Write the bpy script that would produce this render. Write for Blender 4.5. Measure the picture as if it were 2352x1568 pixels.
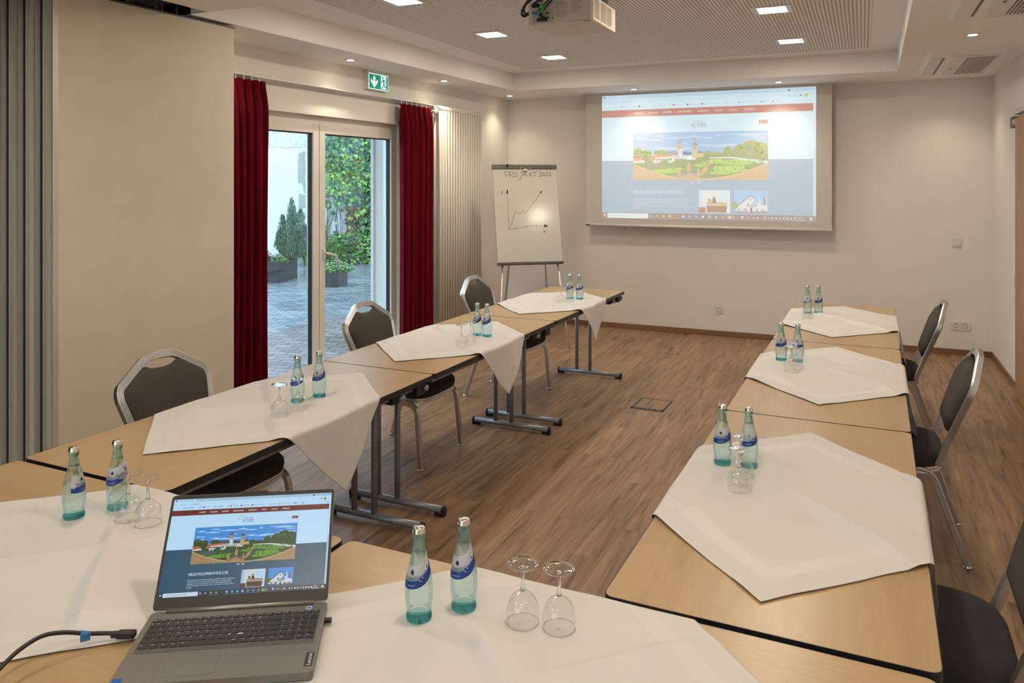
import bpy, math, random
from math import sin, cos, pi, radians as R
from mathutils import Matrix, Vector, noise as mnoise

random.seed(7)
sc = bpy.context.scene
for o in list(bpy.data.objects): bpy.data.objects.remove(o)
COL = sc.collection

# ---------------------------------------------------------------- camera
cam_d = bpy.data.cameras.new('camera'); cam = bpy.data.objects.new('camera', cam_d); COL.objects.link(cam)
cam.location = (0, 0, 1.695); cam.rotation_euler = (pi/2, 0, R(24.24))
cam_d.sensor_width = 36; cam_d.lens = 1790/2352*36; cam_d.shift_y = (413.8-784)/2352
cam_d.clip_start = .05; cam_d.clip_end = 200
sc.camera = cam
# ---------------------------------------------------------------- sky, exposure
w = bpy.data.worlds.new('world'); sc.world = w; w.use_nodes = True
bg = w.node_tree.nodes['Background']; bg.inputs[0].default_value = (.62, .83, 1, 1); bg.inputs[1].default_value = 3.6
sc.view_settings.view_transform = 'Standard'; sc.view_settings.look = 'None'
sc.view_settings.gamma = 1; sc.view_settings.use_curve_mapping = False; sc.view_settings.exposure = 0.0
PANEL_L = 113.0      # radiance of the square ceiling panels
SPOT_W = 18.0        # watts of each small downlight
WARM = (1, .85, .66)

# ================================================================ materials
MATS = {}
def nt(name):
    m = bpy.data.materials.new(name); m.use_nodes = True; t = m.node_tree
    return m, t, t.nodes['Principled BSDF']
def node(t, k, **kw):
    n = t.nodes.new(k)
    for a, b in kw.items():
        if isinstance(a, str) and hasattr(n, a): setattr(n, a, b)
    return n
def mat(name, c, rough=.5, metal=0, var=.06, vscale=40, bump=0, bscale=200, stretch=(1, 1, 1), **kw):
    if name in MATS: return MATS[name]
    m, t, p = nt(name)
    tc = node(t, 'ShaderNodeTexCoord'); mp = node(t, 'ShaderNodeMapping'); mp.inputs['Scale'].default_value = stretch
    t.links.new(tc.outputs['Object'], mp.inputs[0])
    n = node(t, 'ShaderNodeTexNoise'); n.inputs['Scale'].default_value = vscale; n.inputs['Detail'].default_value = 3
    t.links.new(mp.outputs[0], n.inputs[0])
    r = node(t, 'ShaderNodeMapRange'); r.inputs[1].default_value = .3; r.inputs[2].default_value = .7
    r.inputs[3].default_value = 1-var; r.inputs[4].default_value = 1+var
    t.links.new(n.outputs[0], r.inputs[0])
    mx = node(t, 'ShaderNodeVectorMath', operation='MULTIPLY'); mx.inputs[0].default_value = c[:3]
    t.links.new(r.outputs[0], mx.inputs[1]); t.links.new(mx.outputs[0], p.inputs['Base Color'])
    p.inputs['Roughness'].default_value = rough; p.inputs['Metallic'].default_value = metal
    for k, v in kw.items(): p.inputs[k.replace('_', ' ')].default_value = v
    if bump:
        n2 = node(t, 'ShaderNodeTexNoise'); n2.inputs['Scale'].default_value = bscale
        t.links.new(mp.outputs[0], n2.inputs[0])
        b = node(t, 'ShaderNodeBump'); b.inputs['Strength'].default_value = bump; b.inputs['Distance'].default_value = .002
        t.links.new(n2.outputs[0], b.inputs['Height']); t.links.new(b.outputs[0], p.inputs['Normal'])
    MATS[name] = m; return m
def emit(name, c, s=1.0, base=(0, 0, 0), rough=.6):
    if name in MATS: return MATS[name]
    m, t, p = nt(name)
    p.inputs['Base Color'].default_value = (*base, 1); p.inputs['Roughness'].default_value = rough
    p.inputs['Emission Color'].default_value = (*c[:3], 1); p.inputs['Emission Strength'].default_value = s
    MATS[name] = m; return m

M = {}
M['wall'] = mat('wall_paint', (.83, .80, .75), .85, var=.012, vscale=3, bump=.25, bscale=260)
M['ceil'] = mat('ceiling_paint', (.92, .90, .87), .9, var=.01, vscale=3)
M['pvc'] = mat('door_frame_plastic', (.78, .73, .66), .35, var=.01)
M['gasket'] = mat('black_rubber', (.012, .012, .014), .6)
M['chromemetal'] = mat('brushed_aluminium', (.62, .62, .63), .34, 1, var=.05, vscale=60, stretch=(1, 1, .1))
M['chrome'] = mat('polished_chrome', (.8, .8, .8), .12, 1)
M['greyleg'] = mat('grey_painted_steel', (.27, .29, .33), .32, .35, var=.03)
M['black'] = mat('black_plastic', (.014, .014, .015), .42)
M['dgrey'] = mat('dark_grey_plastic', (.09, .085, .075), .5)
M['edge'] = mat('table_edge_band', (.018, .017, .017), .38)
M['velvet'] = mat('red_velvet', (.125, .0008, .009), .9, var=.25, Specular_IOR_Level=.15, vscale=14, stretch=(1, 1, .25), Sheen_Weight=.12, Sheen_Roughness=.35, Sheen_Tint=(1, .12, .16, 1))
M['fabricback'] = mat('charcoal_fabric', (.062, .053, .043), .95, var=.35, vscale=420, bump=.5, bscale=700)
M['fabricseat'] = mat('black_fabric', (.03, .029, .030), .95, var=.35, vscale=420, bump=.5, bscale=700)
M['radiator'] = mat('radiator_enamel', (.72, .69, .61), .35, var=.01)
M['panel'] = mat('partition_laminate', (.68, .60, .475), .55, var=.025, vscale=5)
M['alu'] = mat('partition_aluminium', (.72, .70, .66), .36, .5, var=.10, vscale=8, stretch=(4, 4, .1))
M['white'] = mat('white_plastic', (.74, .72, .68), .4, var=.01)
M['projector'] = mat('projector_casing', (.62, .58, .52), .45, var=.02)
M['cream'] = mat('cream_plastic', (.80, .72, .56), .45, var=.02)
M['cap'] = mat('crown_cap_metal', (.82, .76, .66), .2, 1)
M['laptop'] = mat('laptop_grey_shell', (.195, .185, .168), .42, .3, var=.03, vscale=300)
M['key'] = mat('key_plastic', (.030, .027, .025), .45)
M['legend'] = mat('key_print', (.85, .85, .85), .6)
M['soil'] = mat('soil', (.05, .04, .03), .95, bump=.6)
M['planter'] = mat('planter_plastic', (.025, .030, .040), .35)
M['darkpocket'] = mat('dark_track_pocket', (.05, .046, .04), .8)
M['outplaster'] = mat('outside_plaster', (.82, .82, .82), .9, var=.03, bump=.8, bscale=120)
M['dot'] = mat('printed_grey', (.20, .20, .20), .6)

def wood(name, c1, c2, rough, axis='Y', coat=0):
    m, t, p = nt(name)
    tc = node(t, 'ShaderNodeTexCoord'); mp = node(t, 'ShaderNodeMapping')
    mp.inputs['Scale'].default_value = {'Y': (1, .12, 1), 'X': (.12, 1, 1), 'Z': (1, 1, .12)}[axis]
    t.links.new(tc.outputs['Object'], mp.inputs[0])
    n = node(t, 'ShaderNodeTexNoise'); n.inputs['Scale'].default_value = 9; n.inputs['Detail'].default_value = 6
    n.inputs['Distortion'].default_value = .8; t.links.new(mp.outputs[0], n.inputs[0])
    n2 = node(t, 'ShaderNodeTexNoise'); n2.inputs['Scale'].default_value = 120; n2.inputs['Detail'].default_value = 2
    t.links.new(mp.outputs[0], n2.inputs[0])
    ad = node(t, 'ShaderNodeMath', operation='MULTIPLY_ADD'); ad.inputs[1].default_value = .35
    t.links.new(n2.outputs[0], ad.inputs[0]); t.links.new(n.outputs[0], ad.inputs[2])
    cr = node(t, 'ShaderNodeValToRGB'); cr.color_ramp.elements[0].position = .45; cr.color_ramp.elements[1].position = .85
    cr.color_ramp.elements[0].color = (*c2, 1); cr.color_ramp.elements[1].color = (*c1, 1)
    t.links.new(ad.outputs[0], cr.inputs[0]); t.links.new(cr.outputs[0], p.inputs['Base Color'])
    p.inputs['Roughness'].default_value = rough; p.inputs['Coat Weight'].default_value = coat
    return m
M['maple'] = wood('maple_laminate', (.495, .342, .185), (.42, .28, .142), .30)
M['oak'] = wood('door_wood_veneer', (.45, .27, .15), (.33, .19, .10), .5, 'Z')
M['base'] = wood('baseboard_wood', (.26, .145, .075), (.17, .09, .045), .45, 'X')

def floor_mat():
    m, t, p = nt('vinyl_plank_floor')
    tc = node(t, 'ShaderNodeTexCoord'); sx = node(t, 'ShaderNodeSeparateXYZ'); t.links.new(tc.outputs['Object'], sx.inputs[0])
    cx = node(t, 'ShaderNodeCombineXYZ'); t.links.new(sx.outputs[1], cx.inputs[0]); t.links.new(sx.outputs[0], cx.inputs[1])
    br = node(t, 'ShaderNodeTexBrick'); t.links.new(cx.outputs[0], br.inputs[0])
    br.offset = .37; br.offset_frequency = 3
    for k, v in (('Scale', 1), ('Mortar Size', .0007), ('Mortar Smooth', .2), ('Bias', 0), ('Brick Width', .92), ('Row Height', .102)): br.inputs[k].default_value = v
    br.inputs['Color1'].default_value = (0, 0, 0, 1); br.inputs['Color2'].default_value = (1, 1, 1, 1); br.inputs['Mortar'].default_value = (.0, .0, .0, 1)
    # grain: vector shifted per plank
    mp = node(t, 'ShaderNodeVectorMath', operation='MULTIPLY'); mp.inputs[1].default_value = (13, .95, 1)
    t.links.new(tc.outputs['Object'], mp.inputs[0])
    off = node(t, 'ShaderNodeVectorMath', operation='SCALE'); off.inputs[3].default_value = 7
    t.links.new(br.outputs[0], off.inputs[0])
    av = node(t, 'ShaderNodeVectorMath', operation='ADD'); t.links.new(mp.outputs[0], av.inputs[0]); t.links.new(off.outputs[0], av.inputs[1])
    n = node(t, 'ShaderNodeTexNoise'); n.inputs['Scale'].default_value = 1.6; n.inputs['Detail'].default_value = 7; n.inputs['Roughness'].default_value = .62; n.inputs['Distortion'].default_value = 1.1
    t.links.new(av.outputs[0], n.inputs[0])
    cr = node(t, 'ShaderNodeValToRGB'); e = cr.color_ramp.elements
    e[0].position = .30; e[0].color = (.105, .056, .032, 1); e[1].position = .72; e[1].color = (.40, .255, .152, 1)
    k = cr.color_ramp.elements.new(.42); k.color = (.235, .138, .080, 1)
    k = cr.color_ramp.elements.new(.55); k.color = (.315, .195, .115, 1)
    t.links.new(n.outputs[0], cr.inputs[0])
    mr = node(t, 'ShaderNodeMapRange'); mr.inputs[3].default_value = .88; mr.inputs[4].default_value = 1.09
    t.links.new(br.outputs[0], mr.inputs[0])
    mu = node(t, 'ShaderNodeVectorMath', operation='MULTIPLY'); t.links.new(cr.outputs[0], mu.inputs[0]); t.links.new(mr.outputs[0], mu.inputs[1])
    mo = node(t, 'ShaderNodeMapRange'); mo.inputs[3].default_value = 1; mo.inputs[4].default_value = .72; t.links.new(br.outputs['Fac'], mo.inputs[0])
    mu2 = node(t, 'ShaderNodeVectorMath', operation='MULTIPLY'); t.links.new(mu.outputs[0], mu2.inputs[0]); t.links.new(mo.outputs[0], mu2.inputs[1])
    t.links.new(mu2.outputs[0], p.inputs['Base Color'])
    p.inputs['Roughness'].default_value = .42; p.inputs['Specular IOR Level'].default_value = .4
    b = node(t, 'ShaderNodeBump'); b.inputs['Strength'].default_value = .12; b.inputs['Distance'].default_value = .001
    t.links.new(n.outputs[0], b.inputs['Height']); t.links.new(b.outputs[0], p.inputs['Normal'])
    return m
M['floor'] = floor_mat()

def perf_mat():
    """plaster board with a square grid of drilled holes inside a rectangular field"""
    m, t, p = nt('perforated_ceiling_board')
    tc = node(t, 'ShaderNodeTexCoord'); sx = node(t, 'ShaderNodeSeparateXYZ'); t.links.new(tc.outputs['Object'], sx.inputs[0])
    def mth(op, a, b=None, c=None):
        n = node(t, 'ShaderNodeMath', operation=op)
        for i, v in enumerate((a, b, c)):
            if v is None: continue
            if isinstance(v, (int, float)): n.inputs[i].default_value = v
            else: t.links.new(v, n.inputs[i])
        return n.outputs[0]
    P = .025
    d = []
    for i in (0, 1):
        q = mth('DIVIDE', sx.outputs[i], P); f = mth('FRACT', q); d.append(mth('POWER', mth('SUBTRACT', f, .5), 2))
    dist = mth('ADD', d[0], d[1]); hole = mth('LESS_THAN', dist, .27**2)
    inx = mth('MULTIPLY', mth('GREATER_THAN', sx.outputs[0], -3.25), mth('LESS_THAN', sx.outputs[0], .06))
    iny = mth('MULTIPLY', mth('GREATER_THAN', sx.outputs[1], 3.6), mth('LESS_THAN', sx.outputs[1], 7.56))
    msk = mth('MULTIPLY', mth('MULTIPLY', inx, iny), hole)
    mx = node(t, 'ShaderNodeMix', data_type='RGBA'); mx.inputs['A'].default_value = (.92, .90, .87, 1); mx.inputs['B'].default_value = (.12, .11, .10, 1)
    t.links.new(msk, mx.inputs['Factor']); t.links.new(mx.outputs['Result'], p.inputs['Base Color']); p.inputs['Roughness'].default_value = .9
    return m
M['perf'] = perf_mat()

def thin_glass(name, tint, ior=1.45, boost=1.0):
    m, t, p = nt(name); t.nodes.remove(p); out = t.nodes['Material Output']
    tr = node(t, 'ShaderNodeBsdfTransparent'); tr.inputs[0].default_value = (*tint, 1)
    gl = node(t, 'ShaderNodeBsdfGlossy'); gl.inputs['Roughness'].default_value = .01; gl.inputs[0].default_value = (1, 1, 1, 1)
    fr = node(t, 'ShaderNodeFresnel'); ge = node(t, 'ShaderNodeNewGeometry')      # same index seen from either side of a thin sheet
    mi_ = node(t, 'ShaderNodeMapRange'); mi_.inputs[3].default_value = ior; mi_.inputs[4].default_value = 1/ior
    t.links.new(ge.outputs['Backfacing'], mi_.inputs[0]); t.links.new(mi_.outputs[0], fr.inputs[0])
    mu = node(t, 'ShaderNodeMath', operation='MULTIPLY'); mu.inputs[1].default_value = boost; t.links.new(fr.outputs[0], mu.inputs[0])
    mx = node(t, 'ShaderNodeMixShader'); t.links.new(mu.outputs[0], mx.inputs[0]); t.links.new(tr.outputs[0], mx.inputs[1]); t.links.new(gl.outputs[0], mx.inputs[2])
    t.links.new(mx.outputs[0], out.inputs[0]); return m
M['pane'] = thin_glass('window_glass', (.94, .97, .98), 1.5)
M['bowl'] = thin_glass('wine_glass_thin', (.955, .96, .955), 1.5, 1.9)
M['footg'] = thin_glass('wine_glass_foot', (.95, .955, .95), 1.5, 1.5)
def solid_glass(name, c, ior, rough=0.0, mixt=0.0, tint=(1, 1, 1)):
    m, t, p = nt(name); t.nodes.remove(p); out = t.nodes['Material Output']
    g = node(t, 'ShaderNodeBsdfGlass'); g.inputs[0].default_value = (*c, 1); g.inputs['IOR'].default_value = ior; g.inputs['Roughness'].default_value = rough
    if mixt:
        tr = node(t, 'ShaderNodeBsdfTransparent'); tr.inputs[0].default_value = (*tint, 1)
        mx = node(t, 'ShaderNodeMixShader'); mx.inputs[0].default_value = mixt
        t.links.new(g.outputs[0], mx.inputs[1]); t.links.new(tr.outputs[0], mx.inputs[2]); t.links.new(mx.outputs[0], out.inputs[0])
    else: t.links.new(g.outputs[0], out.inputs[0])
    return m
M['stem'] = solid_glass('wine_glass_stem', (.97, .975, .97), 1.45)
M['bottle'] = solid_glass('aqua_bottle_glass', (.84, .955, .96), 1.33, .02, .5, (.82, .95, .955))
M['bottlebase'] = solid_glass('thick_aqua_glass', (.62, .89, .91), 1.36, .0, .45, (.60, .88, .90))

def cloth_mat():
    m, t, p = nt('white_table_linen')
    uv = node(t, 'ShaderNodeUVMap'); sx = node(t, 'ShaderNodeSeparateXYZ'); t.links.new(uv.outputs[0], sx.inputs[0])
    def mth(op, a, b=None):
        n = node(t, 'ShaderNodeMath', operation=op)
        for i, v in enumerate((a, b)):
            if v is None: continue
            if isinstance(v, (int, float)): n.inputs[i].default_value = v
            else: t.links.new(v, n.inputs[i])
        return n.outputs[0]
    ax = mth('ABSOLUTE', mth('SUBTRACT', sx.outputs[0], .5)); ay = mth('ABSOLUTE', mth('SUBTRACT', sx.outputs[1], .5))
    mxx = mth('MAXIMUM', ax, ay)
    band = mth('MULTIPLY', mth('GREATER_THAN', mxx, .375), mth('LESS_THAN', mxx, .425))
    hem = mth('GREATER_THAN', mxx, .488)
    mr = node(t, 'ShaderNodeMapRange'); mr.inputs[3].default_value = .66; mr.inputs[4].default_value = .673
    t.links.new(mth('ADD', band, hem), mr.inputs[0])
    vm = node(t, 'ShaderNodeVectorMath', operation='MULTIPLY'); vm.inputs[0].default_value = (1, .975, .94); t.links.new(mr.outputs[0], vm.inputs[1])
    t.links.new(vm.outputs[0], p.inputs['Base Color'])
    r2 = node(t, 'ShaderNodeMapRange'); r2.inputs[3].default_value = .8; r2.inputs[4].default_value = .5; t.links.new(band, r2.inputs[0]); t.links.new(r2.outputs[0], p.inputs['Roughness'])
    p.inputs['Sheen Weight'].default_value = .1
    tc = node(t, 'ShaderNodeTexCoord'); n = node(t, 'ShaderNodeTexNoise'); n.inputs['Scale'].default_value = 900; t.links.new(tc.outputs['Object'], n.inputs[0])
    b = node(t, 'ShaderNodeBump'); b.inputs['Strength'].default_value = .15; b.inputs['Distance'].default_value = .0006
    t.links.new(n.outputs[0], b.inputs['Height']); t.links.new(b.outputs[0], p.inputs['Normal'])
    return m
M['linen'] = cloth_mat()

# ================================================================ mesh builder
class MB:
    def __init__(s): s.v = []; s.f = []; s.m = []; s.sm = []
    def add(s, vs, fs, mi=0, smooth=False, T=None):
        b = len(s.v)
        s.v += [tuple(T @ Vector(v)) if T else tuple(v) for v in vs]
        for f in fs: s.f.append(tuple(b+i for i in f)); s.m.append(mi); s.sm.append(smooth)
        return s
    def box(s, x0, x1, y0, y1, z0, z1, mi=0, T=None):
        vs = [(x, y, z) for z in (z0, z1) for y in (y0, y1) for x in (x0, x1)]
        return s.add(vs, [(0, 2, 3, 1), (4, 5, 7, 6), (0, 1, 5, 4), (2, 6, 7, 3), (0, 4, 6, 2), (1, 3, 7, 5)], mi, False, T)
    def prism(s, poly, z0, z1, mi=0, T=None, smooth=False, caps=True):
        n = len(poly); vs = [(x, y, z0) for x, y in poly]+[(x, y, z1) for x, y in poly]
        s.add(vs, [(i, (i+1) % n, n+(i+1) % n, n+i) for i in range(n)], mi, smooth, T)
        if caps: s.add(vs, [tuple(range(n-1, -1, -1)), tuple(range(n, 2*n))], mi, False, T)
        return s
    def lathe(s, prof, n=32, mi=0, T=None, smooth=True, cap=False):
        vs = []; fs = []
        for r, z in prof:
            for k in range(n): a = 2*pi*k/n; vs.append((r*cos(a), r*sin(a), z))
        for i in range(len(prof)-1):
            for k in range(n): k2 = (k+1) % n; fs.append((i*n+k, i*n+k2, (i+1)*n+k2, (i+1)*n+k))
        if cap: fs += [tuple(range(n-1, -1, -1)), tuple(range((len(prof)-1)*n, len(prof)*n))]
        return s.add(vs, fs, mi, smooth, T)
    def sweep(s, path, prof, ref, mi=0, T=None, smooth=False, cap=True, closed=False):
        """prof: list of (a,b): a along ref, b along tangent x ref"""
        path = [Vector(p) for p in path]; N = len(path); ref = Vector(ref).normalized(); vs = []; np_ = len(prof)
        for i, p in enumerate(path):
            if closed: t = path[(i+1) % N]-path[i-1]
            else: t = path[min(i+1, N-1)]-path[max(i-1, 0)]
            t.normalize(); b = t.cross(ref).normalized(); r = b.cross(t).normalized()
            k = 1.0
            if 0 < i < N-1 or closed:
                d1 = (path[i]-path[i-1]).normalized(); d2 = (path[(i+1) % N]-path[i]).normalized(); k = 1/max(.6, math.sqrt((1+d1.dot(d2))/2))
            for (x, y) in prof: vs.append(p+r*x+b*y*k)
        fs = []
        for i in range(N if closed else N-1):
            j = (i+1) % N
            for k in range(np_): k2 = (k+1) % np_; fs.append((i*np_+k, i*np_+k2, j*np_+k2, j*np_+k))
        if cap and not closed: fs += [tuple(range(np_-1, -1, -1)), tuple(range((N-1)*np_, N*np_))]
        return s.add(vs, fs, mi, smooth, T)
    def tube(s, path, r, n=12, mi=0, T=None, ref=None, closed=False):
        if ref is None:
            d = Vector(path[-1])-Vector(path[0]); ref = (0, 0, 1) if abs(d.normalized().z) < .9 else (0, 1, 0)
        return s.sweep(path, [(r*cos(2*pi*k/n), r*sin(2*pi*k/n)) for k in range(n)], ref, mi, T, True, True, closed)
    def sphere(s, c, r, n=12, mi=0, sx=(1, 1, 1)):
        pr = [(r*sin(pi*i/n)+1e-5, -r*cos(pi*i/n)) for i in range(n+1)]
        return s.lathe(pr, 2*n, mi, Matrix.Translation(c) @ Matrix.Diagonal((*sx, 1)))
    def build_each(s, name, mats, parent=None, T=None, **kw):
        """one object for every separate piece"""
        par = list(range(len(s.v)))
        def fd(i):
            while par[i] != i: par[i] = par[par[i]]; i = par[i]
            return i
        for f in s.f:
            for i in f[1:]: par[fd(i)] = fd(f[0])
        # pieces whose coordinates coincide belong together
        loc = {}
        for i, v in enumerate(s.v):
            k = tuple(round(c, 5) for c in v)
            if k in loc: par[fd(i)] = fd(loc[k])
            else: loc[k] = i
        gr = {}
        for n_, f in enumerate(s.f): gr.setdefault(fd(f[0]), []).append(n_)
        out = []
        for fl in gr.values():
            q = MB(); mp = {}
            for n_ in fl:
                ff = []
                for i in s.f[n_]:
                    if i not in mp: mp[i] = len(q.v); q.v.append(s.v[i])
                    ff.append(mp[i])
                q.f.append(tuple(ff)); q.m.append(s.m[n_]); q.sm.append(s.sm[n_])
            out.append(q.build(name, mats, parent, T, **kw))
        return out
    def build(s, name, mats, parent=None, T=None, bevel=0, solid=0, fixn=True):
        me = bpy.data.meshes.new(name); me.from_pydata(s.v, [], s.f)
        if not isinstance(mats, (list, tuple)): mats = [mats]
        for x in mats: me.materials.append(x)
        me.polygons.foreach_set('material_index', s.m); me.polygons.foreach_set('use_smooth', s.sm)
        if fixn:
            import bmesh
            bm = bmesh.new(); bm.from_mesh(me); bmesh.ops.recalc_face_normals(bm, faces=bm.faces); bm.to_mesh(me); bm.free()
        me.update()
        o = bpy.data.objects.new(name, me); COL.objects.link(o)
        if parent: o.parent = parent
        if T is not None: o.matrix_world = T
        if bevel:
            b = o.modifiers.new('bevel', 'BEVEL'); b.width = bevel; b.segments = 2; b.limit_method = 'ANGLE'; b.angle_limit = R(40)
        if solid:
            b = o.modifiers.new('solid', 'SOLIDIFY'); b.thickness = solid; b.offset = 0
        return o
def tag(o, label=None, cat=None, group=None, kind=None):
    for k, v in (('label', label), ('category', cat), ('group', group), ('kind', kind)):
        if v: o[k] = v
    return o
def empty(name, T, label=None, cat=None, group=None):
    o = bpy.data.objects.new(name, None); COL.objects.link(o); o.matrix_world = T; o.empty_display_size = .1
    return tag(o, label, cat, group)
def children(o): return [c for c in bpy.data.objects if c.parent == o]
def copy_tree(o, T=None, parent=None, label=None):
    c = o.copy(); COL.objects.link(c)
    if parent: c.parent = parent
    if T is not None: c.matrix_world = T
    if label: c['label'] = label
    for ch in children(o): copy_tree(ch, parent=c)
    return c
def struct(o, label=None): o['kind'] = 'structure'; return tag(o, label)
def TR(x, y, z, rz=0): return Matrix.Translation((x, y, z)) @ Matrix.Rotation(rz, 4, 'Z')
def rrect(w, h, r, n=5, cx=0, cy=0):
    p = []
    for sx, sy, a0 in ((1, 1, 0), (-1, 1, 90), (-1, -1, 180), (1, -1, 270)):
        for i in range(n+1):
            a = R(a0+90*i/n); p.append((cx+sx*(w/2-r)+r*cos(a), cy+sy*(h/2-r)+r*sin(a)))
    return p
def fillet(pts, rad, n=6):
    out = []; pts = [Vector(p) for p in pts]
    for i, p in enumerate(pts):
        r = rad[i] if isinstance(rad, (list, tuple)) else rad
        if i in (0, len(pts)-1) or r == 0: out.append(p); continue
        a = (pts[i-1]-p); b = (pts[i+1]-p); la, lb = a.length, b.length; a.normalize(); b.normalize()
        ang = a.angle(b); d = min(r/math.tan(ang/2), la*.49, lb*.49)
        A = p+a*d; B = p+b*d
        for k in range(n+1):
            t = k/n; out.append(A*(1-t)**2+p*2*t*(1-t)+B*t*t)
    return out
_txt = {}
def text2d(s):
    """flat letter outlines, normalised: returns verts(x,y), faces, width, height"""
    if s in _txt: return _txt[s]
    cu = bpy.data.curves.new('t', 'FONT'); cu.body = s; cu.size = 1; cu.resolution_u = 3
    o = bpy.data.objects.new('t', cu); COL.objects.link(o)
    dg = bpy.context.evaluated_depsgraph_get(); dg.update()
    me = bpy.data.meshes.new_from_object(o.evaluated_get(dg))
    vs = [(v.co.x, v.co.y) for v in me.vertices]; fs = [tuple(p.vertices) for p in me.polygons]
    bpy.data.objects.remove(o); bpy.data.curves.remove(cu); bpy.data.meshes.remove(me)
    x0 = min(v[0] for v in vs); x1 = max(v[0] for v in vs); y0 = min(v[1] for v in vs); y1 = max(v[1] for v in vs)
    vs = [(x-x0, y-y0) for x, y in vs]; _txt[s] = (vs, fs, x1-x0, y1-y0); return _txt[s]
def put_text(mb, s, x, y, h, w=None, z=0, mi=0, T=None, xf=None, shear=0):
    vs, fs, W, H = text2d(s); ky = h/H; kx = (w/W) if w else ky
    pts = [(x+a*kx+shear*b*ky, y+b*ky) for a, b in vs]
    pts = [xf(a, b) for a, b in pts] if xf else [(a, b, z) for a, b in pts]
    mb.add(pts, fs, mi, False, T)

# ================================================================ room shell
SOF = 2.68; TRAY = 2.862
# left wall frame: local y runs along the wall from world Y=4.27, local x points into the room
WL = TR(-4.08, 4.27, 0, R(-1.6))
XR = 1.132; YB = 8.68
# floor
b = MB(); b.add([(-4.9, -2.6, 0), (XR+.1, -2.6, 0), (XR+.1, YB+.1, 0), (-3.9, YB+.1, 0), (-4.06, 4.0, 0), (-4.9, 3.9, 0)], [tuple(range(6))])
b.box(-4.9, XR+.1, -2.6, 3.8, -.06, -.02); b.box(-3.9, XR+.1, 3.8, YB+.1, -.06, -.02)
struct(b.build('floor', M['floor'], fixn=False), 'brown wood-look plank floor')
# back wall, right wall, front wall
b = MB(); b.box(-4.4, XR+.3, YB, YB+.3, 0, 3.1); struct(b.build('wall_back', M['wall']))
b = MB(); b.box(XR, XR+.3, -2.9, YB, 0, 3.1); struct(b.build('wall_right', M['wall']))
# front wall behind the photographer, with a window added to brighten ceiling and cloths
b = MB(); b.box(-5.1, -3.3, -2.9, -2.6, 0, 3.1); b.box(-.5, XR+.3, -2.9, -2.6, 0, 3.1); b.box(-3.3, -.5, -2.9, -2.6, 0, .85); b.box(-3.3, -.5, -2.9, -2.6, 2.4, 3.1)
struct(b.build('wall_front', M['wall']))
W1 = empty('added_window_1', TR(-1.9, -2.80, 0)); tag(W1, 'white framed window added behind the photographer for fill daylight', kind='structure')
b = MB()
for x0, x1, z0, z1 in ((-1.4, -1.33, .85, 2.4), (1.33, 1.4, .85, 2.4), (-.04, .04, .92, 2.33), (-1.33, 1.33, .85, .92), (-1.33, 1.33, 2.33, 2.4)): b.box(x0, x1, -.035, .035, z0, z1)
b.build('added_window_frame', M['pvc'], W1, bevel=.004)
for x0, x1 in ((-1.33, -.04), (.04, 1.33)):
    b = MB(); b.box(x0, x1, -.002, .002, .92, 2.33); b.build('glass_pane', M['pane'], W1)
# left wall with the door opening (local coordinates of WL)
OY0, OY1, OZ = -.06, 2.112, 2.225     # opening
b = MB()
b.box(-.33, 0, -.37, OY0, 0, 3.1); b.box(-.33, 0, OY1, 4.42, 0, 3.1); b.box(-.33, 0, OY0, OY1, OZ, 3.1)
struct(b.build('wall_left', M['wall'], T=WL))
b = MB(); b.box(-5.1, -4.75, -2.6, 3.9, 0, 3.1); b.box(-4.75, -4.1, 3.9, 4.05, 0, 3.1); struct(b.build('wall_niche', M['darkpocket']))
b = MB()
b.box(-.36, -.331, -.40, OY0+.1, -.06, 3.2); b.box(-.36, -.331, OY1-.02, 4.5, -.06, 3.2)
struct(b.build('wall_outside', M['outplaster'], T=WL))
# soffit ring and tray
TL = [(-3.638, 3.435), (.230, 3.435), (.287, 7.83), (-3.497, 7.83)]
b = MB()
out = [(-4.2, 3.435), (XR+.05, 3.435), (XR+.05, YB+.05), (-4.0, YB+.05)]
vs = [(x, y, SOF) for x, y in out]+[(x, y, SOF) for x, y in TL]+[(x, y, TRAY) for x, y in TL]
b.add(vs, [(1, 5, 6, 2), (2, 6, 7, 3), (3, 7, 4, 0), (4, 8, 9, 5), (5, 9, 10, 6), (6, 10, 11, 7), (7, 11, 8, 4)])
# near ceiling with the pocket for the folding partition left open
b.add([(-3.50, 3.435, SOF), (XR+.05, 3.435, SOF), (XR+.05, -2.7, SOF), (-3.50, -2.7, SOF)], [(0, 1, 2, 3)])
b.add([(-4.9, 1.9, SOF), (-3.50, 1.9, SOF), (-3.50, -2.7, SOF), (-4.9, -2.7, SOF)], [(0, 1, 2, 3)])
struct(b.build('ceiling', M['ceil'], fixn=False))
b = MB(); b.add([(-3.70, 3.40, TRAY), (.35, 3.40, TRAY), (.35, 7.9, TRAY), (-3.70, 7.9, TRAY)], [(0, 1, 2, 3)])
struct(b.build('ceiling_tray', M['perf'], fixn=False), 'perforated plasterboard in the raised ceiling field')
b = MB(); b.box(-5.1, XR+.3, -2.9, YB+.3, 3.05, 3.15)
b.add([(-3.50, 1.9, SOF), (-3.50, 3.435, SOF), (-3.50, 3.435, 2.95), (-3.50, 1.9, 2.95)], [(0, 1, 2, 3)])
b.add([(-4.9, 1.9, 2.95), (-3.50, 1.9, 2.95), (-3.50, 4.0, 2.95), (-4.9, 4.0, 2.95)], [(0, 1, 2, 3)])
struct(b.build('ceiling_pocket', M['darkpocket'], fixn=False))
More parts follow.
